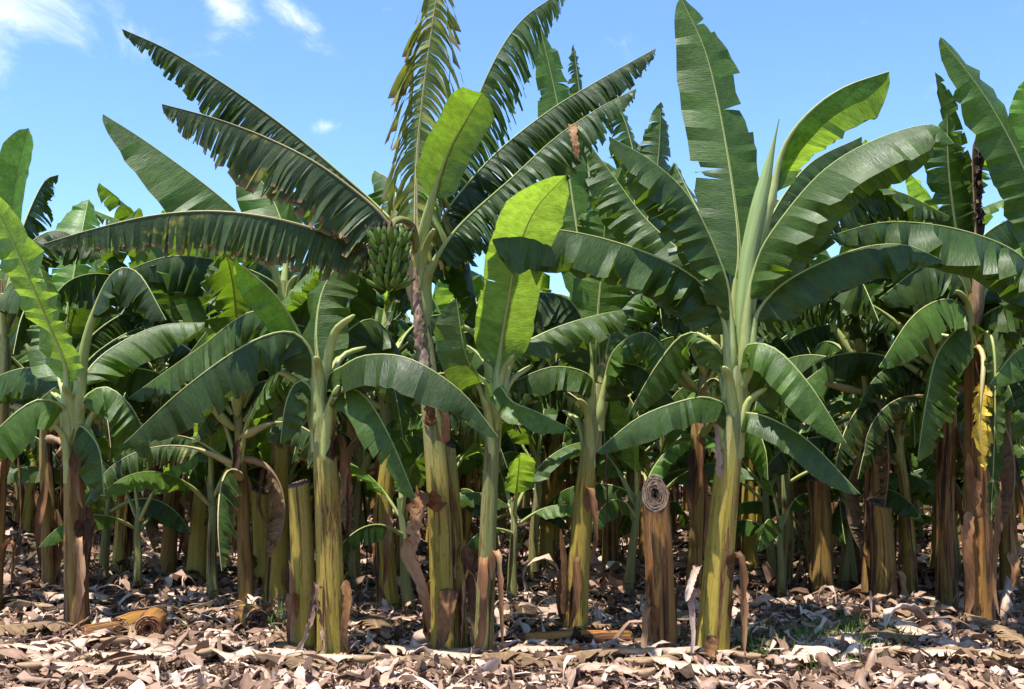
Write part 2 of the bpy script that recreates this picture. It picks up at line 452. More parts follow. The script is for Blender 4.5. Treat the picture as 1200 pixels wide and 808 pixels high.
def build_ground():
    xs = np.concatenate([np.linspace(-600, -26, 8), np.linspace(-24, 24, 161), np.linspace(26, 600, 8)])
    ys = np.concatenate([np.linspace(-300, -1, 8), np.linspace(0, 42, 181), np.linspace(46, 900, 10)])
    X, Y = np.meshgrid(xs, ys)
    fine = 0.018 * RNG.standard_normal(X.shape) * ((np.abs(X) < 24) & (Y > 2) & (Y < 40))
    Z = ground_z(X, Y) + fine - 0.012
    o = mesh_obj('ground', mesh_from('ground', np.stack([X, Y, Z], -1).reshape(-1, 3), grid_faces(len(ys), len(xs)), M['soil']))
    tag(o, 'brown soil of the plantation floor', None, kind='structure')
    return o
build_ground()

# ------------------------------------------------------------------ leaves
Z3 = np.array([0, 0, 1.0])
def leaf_geometry(P, pet=0.22, hw=0.28, side=None, fold=(70, 70), curl=(12, 12), tear=0.3, hang=14, grav=0.4, strip=0.05,
                  pleat=7, lean=14, roll=(0, 0), seed=0, nt=7, ncol=3, rib=(0.054, 0.0125), tip=0.32, width=(1, 1), cut=1.0, deep=0.5):
    rg = np.random.default_rng(seed)
    N = 160
    C, L = spline(P, N)
    T = norm(np.gradient(C, axis=0))
    if side is None:
        H = C[-1] - C[0]; H[2] = 0
        side = np.cross(norm(H), Z3)
    S = np.asarray(side, float)[None, :] - (T @ np.asarray(side, float))[:, None] * T
    S = norm(S)
    Nn = np.cross(S, T)
    a = np.radians(np.linspace(roll[0], roll[1], N))[:, None]
    S, Nn = np.cos(a) * S + np.sin(a) * Nn, np.cos(a) * Nn - np.sin(a) * S
    qs = np.linspace(0, 1, N)
    def samp(A, q):
        return np.stack([np.interp(q, qs, A[:, k]) for k in range(3)], 1)
    Lb = L * (1 - pet)
    VV, FF, UV, TN = [], [], [], []
    off = 0
    for hi, k in enumerate((1, -1)):
        b = [0.0]
        while b[-1] < cut:
            b.append(b[-1] + strip * float(np.clip(rg.lognormal(-.1, .5), .35, 2.6)) / Lb)
        b = np.array(b); b[-1] = cut
        if len(b) < 3: b = np.array([0, cut / 2, cut])
        ns = len(b) - 1
        torn = rg.random(ns + 1) < tear
        tau = np.where(torn, rg.uniform(0.02, deep, ns + 1) ** 1.0, 1.0)
        tau[0] = 1.0; tau[-1] = rg.uniform(0.2, 0.6)
        pv = rg.normal(0, pleat, ns + 1)
        pv = np.where(np.arange(ns + 1) % 2 == 0, np.abs(pv), -np.abs(pv))
        lf = np.convolve(rg.normal(0, 1, ns + 9), np.ones(9) / 3.0, 'same')[4:4 + ns + 1] * pleat
        jag = rg.uniform(0.93, 1.03, ns + 1)
        dphi = rg.normal(0, hang, ns); tw = np.radians(rg.normal(0, hang * 2.2, ns)); shr = rg.uniform(0.02, 0.40, ns) ** 1.3
        dlean = rg.normal(0, 8, ns); ln = np.where(torn[:-1] | torn[1:], np.where(rg.random(ns) < .06 * tear, rg.uniform(.25, .6, ns), rg.uniform(.72, 1.02, ns)), 1.0)
        stone = rg.random(ns)
        c = np.tile(np.linspace(0, 1, ncol), ns)
        si = np.repeat(np.arange(ns), ncol)
        u = b[si] * (1 - c) + b[si + 1] * c
        q = pet + (1 - pet) * u
        m, t_, s_, n_ = samp(C, q), norm(samp(T, q)), norm(samp(S, q)), norm(samp(Nn, q))
        base = np.sqrt(np.clip(1 - np.clip(1 - u / 0.13, 0, 1) ** 2, 0, 1))
        tp = np.clip((1 - u) / tip, 0, 1) ** 0.62
        w = hw * width[hi] * np.maximum(base * np.minimum(tp, 1), 0.02)
        w = w * (jag[si] * (1 - c) + jag[si + 1] * c) * ln[si]
        pl = pv[si] * (1 - c) + pv[si + 1] * c
        lo = lf[si] * (1 - c) + lf[si + 1] * c
        ds = (b[si + 1] - b[si]) * Lb
        tt = np.linspace(0, 1, nt)
        pos = m.copy()
        rows = []
        for r in range(nt):
            t = tt[r]
            fL = np.clip((t - tau[si]) / np.maximum(1 - tau[si], 1e-3), 0, 1)
            fR = np.clip((t - tau[si + 1]) / np.maximum(1 - tau[si + 1], 1e-3), 0, 1)
            f = (1 - c) * fL + c * fR
            if r > 0:
                phi = np.radians(fold[hi] + curl[hi] * t * 2 + pl * min(1, 0.3 + t) + lo * t * 0.5 + dphi[si] * f)
                D = k * np.cos(phi)[:, None] * s_ - np.sin(phi)[:, None] * n_
                la = np.radians(lean + dlean[si] * f)[:, None]
                D = np.cos(la) * D + np.sin(la) * t_
                D = D + (grav * (0.25 * t + f))[:, None] * -Z3
                D = norm(D)
                pos = pos + D * (w * (tt[r] - tt[r - 1]))[:, None]
            else:
                D = k * s_
            X = norm(np.cross(np.cross(D, t_), D))
            Y = np.cross(D, X)
            a_ = tw[si] * f
            cc = (c - 0.5) * ds
            rows.append(pos + (cc * np.sin(a_))[:, None] * Y + (cc * (np.cos(a_) * (1 - shr[si] * f) - 1))[:, None] * X)
            UV.append(np.stack([u * Lb + 3.1 * hi + (seed % 17) * 2.3, np.full(len(u), t)], 1))
            TN.append(np.clip(0.5 + (stone[si] - 0.5) * 0.6, 0, 1))
        V = np.concatenate(rows)
        nc = len(u)
        cols = (np.arange(ns)[:, None] * ncol + np.arange(ncol - 1)[None, :]).ravel()
        rr = np.arange(nt - 1)[:, None]
        f4 = np.stack([rr * nc + cols, rr * nc + cols + 1, (rr + 1) * nc + cols + 1, (rr + 1) * nc + cols], -1).reshape(-1, 4)
        if k == 1: f4 = f4[:, ::-1]
        VV.append(V); FF.append(f4 + off); off += len(V)
    blade = (np.concatenate(VV), np.concatenate(FF), np.concatenate(UV), np.concatenate(TN))
    # petiole and midrib
    nr = max(16, int(L / 0.07)); ring = 8
    q = np.linspace(0, 1 if cut >= 1 else pet + (1 - pet) * cut, nr)
    m, s_, n_ = samp(C, q), norm(samp(S, q)), norm(samp(Nn, q))
    r = np.where(q < pet, rib[0] + (rib[1] * 2.1 - rib[0]) * np.clip(q / max(pet, 1e-3), 0, 1) ** 1.3, rib[1] * (0.9 + 1.2 * np.exp(-np.clip(q - pet, 0, 1) / 0.06)) * (1 - 0.86 * np.clip((q - pet) / (1 - pet), 0, 1)))
    r = r * (0.50 + 0.50 * smooth01(q / max(pet * 0.35, 1e-3)))
    th = np.linspace(0, 2 * np.pi, ring, endpoint=False) + np.pi / 2
    cs, sn = np.cos(th), np.sin(th)
    chan = np.where(q < pet * 1.05, 0.9, 0.5)
    V = []
    for i in range(nr):
        sn2 = sn.copy(); sn2[0] = 1 - chan[i]
        V.append(m[i] + r[i] * (1.08 * cs[:, None] * s_[i] + (sn2[:, None] - 0.62) * n_[i]))
    V = np.concatenate(V)
    uv = np.stack([np.tile(np.arange(ring) / ring, nr), np.repeat(q * L, ring)], 1)
    ribg = (V, grid_faces(nr, ring, True)[:, ::-1], uv, np.full(len(V), 0.5))
    return blade, ribg

def hero_leaf(root, P, mat, **kw):
    blade, rb = leaf_geometry(P, **kw)
    dead = mat in ('dry', 'rotten')
    o = mesh_obj('dead_leaf' if dead else 'leaf', mesh_from('leaf', blade[0], blade[1], M[mat], blade[2], blade[3]))
    place_under(o, root)
    r = mesh_obj('midrib', mesh_from('midrib', rb[0], rb[1], M[RIB[mat]], rb[2], rb[3]), o)
    return o

def joined_leaf_mesh(P, mat, **kw):
    blade, rb = leaf_geometry(P, **kw)
    n = len(blade[0])
    return mesh_from('leaf', np.concatenate([blade[0], rb[0]]), np.concatenate([blade[1], rb[1] + n]), [M[mat], M[RIB[mat]]],
                     np.concatenate([blade[2], rb[2]]), np.concatenate([blade[3], rb[3]]),
                     mat_idx=np.concatenate([np.zeros(len(blade[1])), np.ones(len(rb[1]))]))

def rolled_leaf(root, P, r, mat, seed=0):
    """unopened leaf: a spiral roll tapering to a point"""
    N = 30; ring = 30
    C, L = spline(P, N)
    T = norm(np.gradient(C, axis=0))
    S = norm(np.array([1.0, 0.2, 0]) - (T @ np.array([1.0, 0.2, 0]))[:, None] * T); B = np.cross(T, S)
    V, uv = [], []
    for i in range(N):
        q = i / (N - 1)
        rad = r * (0.45 + 0.55 * smooth01(q / 0.3)) * (1 - 0.93 * smooth01((q - 0.62) / 0.38))
        a = np.linspace(0, 2 * np.pi * 1.35, ring) + q * 1.1 + seed
        rr = rad * (1 - 0.16 * np.linspace(0, 1, ring) + 0.03 * np.sin(a * 2 + q * 9))
        V.append(C[i] + (rr * np.cos(a))[:, None] * S[i] + (rr * np.sin(a))[:, None] * B[i])
        uv.append(np.stack([np.linspace(0, 0.3, ring), np.full(ring, 0.2 + 0.5 * q)], 1))
    V = np.concatenate(V)
    o = mesh_obj('rolled_leaf', mesh_from('rolled_leaf', V, grid_faces(N, ring), M[mat], np.concatenate(uv), np.full(len(V), 0.5)))
    place_under(o, root)
    return o

# ------------------------------------------------------------------ pseudostems
def stem_geometry(P, r0, r1, seed=0, nr=44, ring=36, layers=3, flare=1.18, cut=None):
    """tapered tube wrapped in overlapping leaf sheaths; cut=(normal) ends it on a slanted plane"""
    rg = np.random.default_rng(seed)
    C, L = spline(P, nr)
    T = norm(np.gradient(C, axis=0))
    S = norm(np.array([1.0, 0, 0]) - T[:, :1] * T); B = np.cross(T, S)
    q = np.linspace(0, 1, nr)
    rad = 0.89 * (r0 + (r1 - r0) * q ** 1.1)
    rad = rad * (1 + (flare - 1) * np.exp(-q * L / 0.16))
    th = np.linspace(0, 2 * np.pi, ring, endpoint=False)
    ph = rg.uniform(0, 1, layers); tw = rg.uniform(-0.45, 0.45, layers)
    V, uv, tn = [], [], []
    wob = rg.uniform(0, 6, 6)
    for i in range(nr):
        v = q[i] * L
        bulge = np.zeros(ring); tone = np.zeros(ring)
        for l in range(layers):
            x = (th / (2 * np.pi) + ph[l] + tw[l] * v * 0.35 + 0.05 * np.sin(v * 3 + wob[l % 6])) % 1.0
            bulge += (1 - x) * 0.060 * (0.7 + 0.5 * np.sin(v * 1.3 + wob[(l + 2) % 6]))
            tone += np.sin((x * 2.3 + l * 1.7 + v * 0.25) * 2.2 + wob[l % 6])
        bulge += 0.018 * np.sin(th * 3 + wob[3] + v) + 0.012 * np.sin(th * 7 + wob[4] - v * 2)
        rr = rad[i] * (0.94 + bulge)
        V.append(C[i] + (rr * np.cos(th))[:, None] * S[i] + (rr * np.sin(th))[:, None] * B[i])
        uv.append(np.stack([th / (2 * np.pi) * 2 * np.pi * r0 * 5, np.full(ring, v)], 1))
        tn.append(np.clip(0.5 + 0.22 * tone / max(1, layers ** 0.5), 0, 1))
    V = np.concatenate(V)
    if cut is not None:
        n = norm(np.asarray(cut, float)); c0 = C[-1]
        V2 = V.reshape(nr, ring, 3)
        d = (V2 - c0) @ n
        # slide each generator line so it ends on the cut plane
        for j in range(ring):
            end = V2[-1, j]; axis = T[-1]
            k = -((end - c0) @ n) / (axis @ n)
            V2[:, j] += axis * (k * smooth01((q - 0.35) / 0.65))[:, None]
        V = V2.reshape(-1, 3)
    return V, grid_faces(nr, ring, True), np.concatenate(uv), np.concatenate(tn), C, T

def stem_obj(name, P, r0, r1, mat, seed=0, parent_root=None, top=True, **kw):
    V, F, uv, tn, C, T = stem_geometry(P, r0, r1, seed, **kw)
    o = mesh_obj(name, mesh_from(name, V, F, M[mat], uv, tn))
    if parent_root is not None: place_under(o, parent_root)
    return o, C, T

def cut_face_mesh(rim, depth_axis, mat, seed=0, turns=6, fresh=False):
    """rolled layers seen on a cut stem: a spiral of ridges around a hollow heart; rim (n,3)"""
    rg = np.random.default_rng(seed)
    n = len(rim); c = rim.mean(0); nr = 26
    rim2 = np.vstack([rim])
    V, uv, tn = [], [], []
    th = np.arange(n) / n
    for i in range(nr):
        r = 1.0 - i / (nr - 1) * 0.94
        saw = (r * turns + th + 0.16 * np.sin(th * 12.6 + seed) + 0.10 * np.sin(th * 31 + i * 0.4)) % 1.0
        h = 0.009 * (saw < 0.6) + 0.006 * rg.standard_normal(n) - 0.050 * np.exp(-(r / 0.22) ** 2)
        if i == 0: h = h * 0
        V.append(c + (rim2 - c) * r + h[:, None] * depth_axis)
        uv.append(np.stack([th, np.full(n, r)], 1)); tn.append(np.clip(np.where(saw < 0.6, 0.55, 0.28) + rg.normal(0, .12, n) - 0.6 * np.exp(-(r / 0.3) ** 2), 0, 1))
    V = np.concatenate(V)
    return mesh_from('cut_face', V, grid_faces(nr, n, True), M[mat], np.concatenate(uv), np.concatenate(tn))

def cut_stem(name, P, r0, r1, mat, cutn, seed, label, group=None, face='cut', category='stump'):
    root = root_empty(name, tuple(P[0]))
    o, C, T = stem_obj('pseudostem', P, r0, r1, mat, seed, root, cut=cutn, nr=30)
    V = np.array([v.co[:] for v in o.data.vertices])[-36:]
    f = mesh_obj('cut_face', cut_face_mesh(V, norm(np.asarray(cutn, float)), face, seed))
    place_under(f, root)
    tag(root, label, category, group)
    return root

# ------------------------------------------------------------------ dry sheaths / ribbons
def ribbon_geometry(P, w0, w1, side, cup=0.5, seed=0, n=18, across=7, rough=0.10, twist=0.0):
    rg = np.random.default_rng(seed)
    C, L = spline(P, n)
    T = norm(np.gradient(C, axis=0))
    side = np.asarray(side, float)
    S = norm(side - (T @ side)[:, None] * T); N = np.cross(S, T)
    V, uv = [], []
    x = np.linspace(-1, 1, across)
    edge = rg.uniform(1 - rough * 2.6, 1, (n, 2))
    crump = rg.normal(0, rough * 0.6, (n, across))
    for i in range(n):
        q = i / (n - 1)
        w = (w0 + (w1 - w0) * q) * 0.5 * min(1, (q / .10) ** .5 + .3) * min(1, ((1 - q) / .22) ** .6 + .12)
        a = twist * q
        s, nn = np.cos(a) * S[i] + np.sin(a) * N[i], np.cos(a) * N[i] - np.sin(a) * S[i]
        xx = np.where(x < 0, x * edge[i, 0], x * edge[i, 1])
        V.append(C[i] + (xx * w)[:, None] * s + ((-cup * xx ** 2 + crump[i]) * w)[:, None] * nn)
        uv.append(np.stack([np.full(across, q * L), (x + 1) * 0.5 * 0.12], 1))
    tone = np.clip(np.repeat(0.45 + 0.25 * np.sin(np.linspace(0, 4, n) + seed), across) + rg.normal(0, 0.08, n * across), 0, 1)
    return np.concatenate(V), grid_faces(n, across), np.concatenate(uv), tone

def ribbon(name, P, w0, w1, side, mat='sheath', root=None, tone=None, **kw):
    V, F, uv, tn = ribbon_geometry(P, w0, w1, side, **kw)
    if tone is not None: tn = np.clip(tn - 0.45 + tone, 0, 1)
    o = mesh_obj(name, mesh_from(name, V, F, M[mat], uv, tn))
    if root is not None: place_under(o, root)
    return o

def auto_sheaths(root, C, r0, r1, n, seed, zmax=0.75):
    """dry leaf bases peeling off a stem"""
    rg = np.random.default_rng(seed)
    for i in range(n):
        q = rg.uniform(0.10, zmax); k = int(q * (len(C) - 1))
        a = rg.uniform(-math.pi, 0.0) if i % 3 else rg.uniform(0, math.pi)
        r = (r0 + (r1 - r0) * q) * 0.98
        d = np.array([math.cos(a), math.sin(a), 0]); t = np.array([-d[1], d[0], 0])
        L = rg.uniform(0.25, 0.65); c = C[k]
        if rg.random() < 0.55:      # peels outwards and hangs
            P = [c + d * (r - 0.005) - Z3 * 0.05, c + d * (r + 0.01) + Z3 * 0.10, c + d * (r + 0.06) + Z3 * 0.12, c + d * (r + rg.uniform(.06, .13)) - Z3 * L * 0.5, c + d * (r + rg.uniform(.03, .12)) + t * rg.normal(0, .05) - Z3 * L]
        else:                       # still wrapped along the stem, edges lifted
            P = [c + d * (r - 0.004) - Z3 * L * 0.5, c + d * (r + 0.006), c + d * (r + 0.018) + Z3 * L * 0.4, c + d * (r + rg.uniform(.02, .07)) + t * rg.normal(0, .03) + Z3 * L * 0.55]
        P = [np.array([p[0], p[1], max(p[2], 0.02)]) for p in P]
        ribbon('dry_sheath', P, rg.uniform(.07, .13), rg.uniform(.02, .07), t, 'sheath', root, tone=rg.uniform(0.15, 0.75), cup=rg.uniform(.2, .7), seed=int(rg.integers(1e6)), rough=0.14, twist=rg.normal(0, .5))

def stalk_geometry(P, r0, r1, n=12, ring=9):
    """a bare leaf stalk: channelled, thick at the base, cut short at the end"""
    C, L = spline(P, n)
    T = norm(np.gradient(C, axis=0))
    out = C[-1] - C[0]; out[2] = 0; out = norm(out)
    S = norm(np.cross(out, Z3)); S = norm(S[None] - (T @ S)[:, None] * T); N = np.cross(S, T)
    th = np.linspace(0, 2 * np.pi, ring, endpoint=False) + np.pi / 2
    V = []
    for i in range(n):
        q = i / (n - 1); r = r0 + (r1 - r0) * q ** .8
        if i == n - 1: r = r * .55
        sn = np.sin(th); sn[0] = .25
        V.append(C[i] + r * (1.15 * np.cos(th)[:, None] * S[i] + sn[:, None] * N[i]))
    V.append(np.repeat(C[-1][None], ring, 0))
    V = np.concatenate(V)
    uv = np.stack([np.tile(np.arange(ring) / ring, n + 1), np.repeat(np.linspace(0, L, n + 1), ring)], 1)
    return V, grid_faces(n + 1, ring, True), uv, np.full(len(V), .5)

def crown_stalks(root, C, rtop, n, seed, zone=0.6, mat='rib_young'):
    rg = np.random.default_rng(seed)
    a0 = rg.uniform(0, 6.28)
    for i in range(n):
        a = a0 + i * 2.4 + rg.normal(0, .2)
        d = np.array([math.cos(a), math.sin(a), 0])
        z = C[-1, 2] - zone * (1 - (i + .5) / n)
        k = int(np.argmin(np.abs(C[:, 2] - z))); c = C[k]
        L = rg.uniform(.26, .55); o = rg.uniform(.45, .85)
        P = [c + d * rtop * .35 - Z3 * .22, c + d * rtop * .85, c + d * (rtop + L * .28 * o) + Z3 * L * .5, c + d * (rtop + L * o) + Z3 * L * (.95 - .35 * o)]
        V, F, uv, tn = stalk_geometry(P, rtop * .62, .017)
        place_under(mesh_obj('leaf_stalk', mesh_from('leaf_stalk', V, F, M[mat], uv, tn)), root)

# ------------------------------------------------------------------ the plants along the edge of the field (world metres)
PLANTS = {'A': {'stem': [(-3.209, 7.6, 0.046), (-3.264, 7.6, 0.826), (-3.32, 7.6, 1.814)],
       'r': (0.1, 0.071),
       'mat': 'stem_brown',
       'seed': 11,
       'label': 'short banana plant with a brown stem beside two cut stem rounds',
       'sheaths': 6},
 'B': {'stem': [(-1.202, 6.9, 0.033), (-1.252, 6.9, 1.007), (-1.296, 6.9, 1.585), (-1.315, 6.9, 2.024)],
       'r': (0.111, 0.076),
       'mat': 'stem',
       'seed': 12,
       'label': 'banana plant with yellow-green stem growing against a shorter cut stem',
       'sheaths': 4,
       'zmax': 0.75,
       'stalks': 9,
       'zone': 0.55},
 'C': {'stem': [(-0.448, 7.1, 0.012), (-0.501, 7.1, 0.992), (-0.572, 7.1, 1.766), (-0.636, 7.1, 2.311), (-0.677, 7.1, 2.801)],
       'r': (0.115, 0.054),
       'mat': 'stem',
       'seed': 13,
       'label': 'tall banana plant carrying a bunch of green fruit',
       'sheaths': 2,
       'zmax': 0.3,
       'stalks': 3},
 'D': {'stem': [(-0.196, 6.95, 0.045), (-0.158, 6.95, 1.003), (-0.129, 6.95, 1.585), (-0.112, 6.95, 2.027)],
       'r': (0.077, 0.053),
       'mat': 'stem_green',
       'seed': 14,
       'label': 'slender green banana plant close beside the tall fruiting plant',
       'sheaths': 3,
       'zmax': 0.5},
 'E': {'stem': [(0.47, 7.75, 0.035), (0.54, 7.75, 0.941), (0.671, 7.75, 1.917)],
       'r': (0.105, 0.066),
       'mat': 'stem',
       'seed': 15,
       'label': 'leaning banana plant with a pale scarred stem and low drooping leaves',
       'sheaths': 6},
 'G': {'stem': [(1.288, 6.7, 0.001), (1.375, 6.7, 0.801), (1.449, 6.7, 1.471), (1.504, 6.7, 1.982)],
       'r': (0.119, 0.077),
       'mat': 'stem',
       'seed': 16,
       'label': 'banana plant with green stem and rolled new leaf right beside the tall cut stump',
       'sheaths': 3,
       'zmax': 0.6,
       'stalks': 7,
       'zone': 0.6},
 'H': {'stem': [(3.625, 7.95, 0.074), (3.646, 7.95, 0.925), (3.658, 7.95, 1.725), (3.66, 7.95, 2.641)],
       'r': (0.121, 0.074),
       'mat': 'stem_cut',
       'seed': 17,
       'label': 'banana plant with reddish-brown stem and one yellow torn leaf',
       'sheaths': 5},
 'K': {'stem': [(-2.063, 8.9, 0.116), (-2.051, 8.9, 0.998), (-2.013, 8.9, 2.887)],
       'r': (0.106, 0.076),
       'mat': 'stem',
       'seed': 18,
       'label': 'banana plant with a broad untorn leaf rising behind the plant with the shorter cut stem',
       'sheaths': 4},
 'R': {'stem': [(4.182, 7.6, 0.046), (4.181, 7.6, 0.952), (4.174, 7.6, 2.43)],
       'r': (0.11, 0.071),
       'mat': 'stem',
       'seed': 19,
       'label': 'banana plant with a snapped upright leaf and one long pleated leaf reaching left',
       'sheaths': 4},
 'P': {'stem': [(-4.389, 8.6, 0.164), (-4.377, 8.6, 1.017), (-4.377, 8.6, 2.842)],
       'r': (0.11, 0.073),
       'mat': 'stem_brown',
       'seed': 20,
       'label': 'banana plant with one slim pale-green upright leaf behind the short brown-stemmed plant',
       'sheaths': 4}}
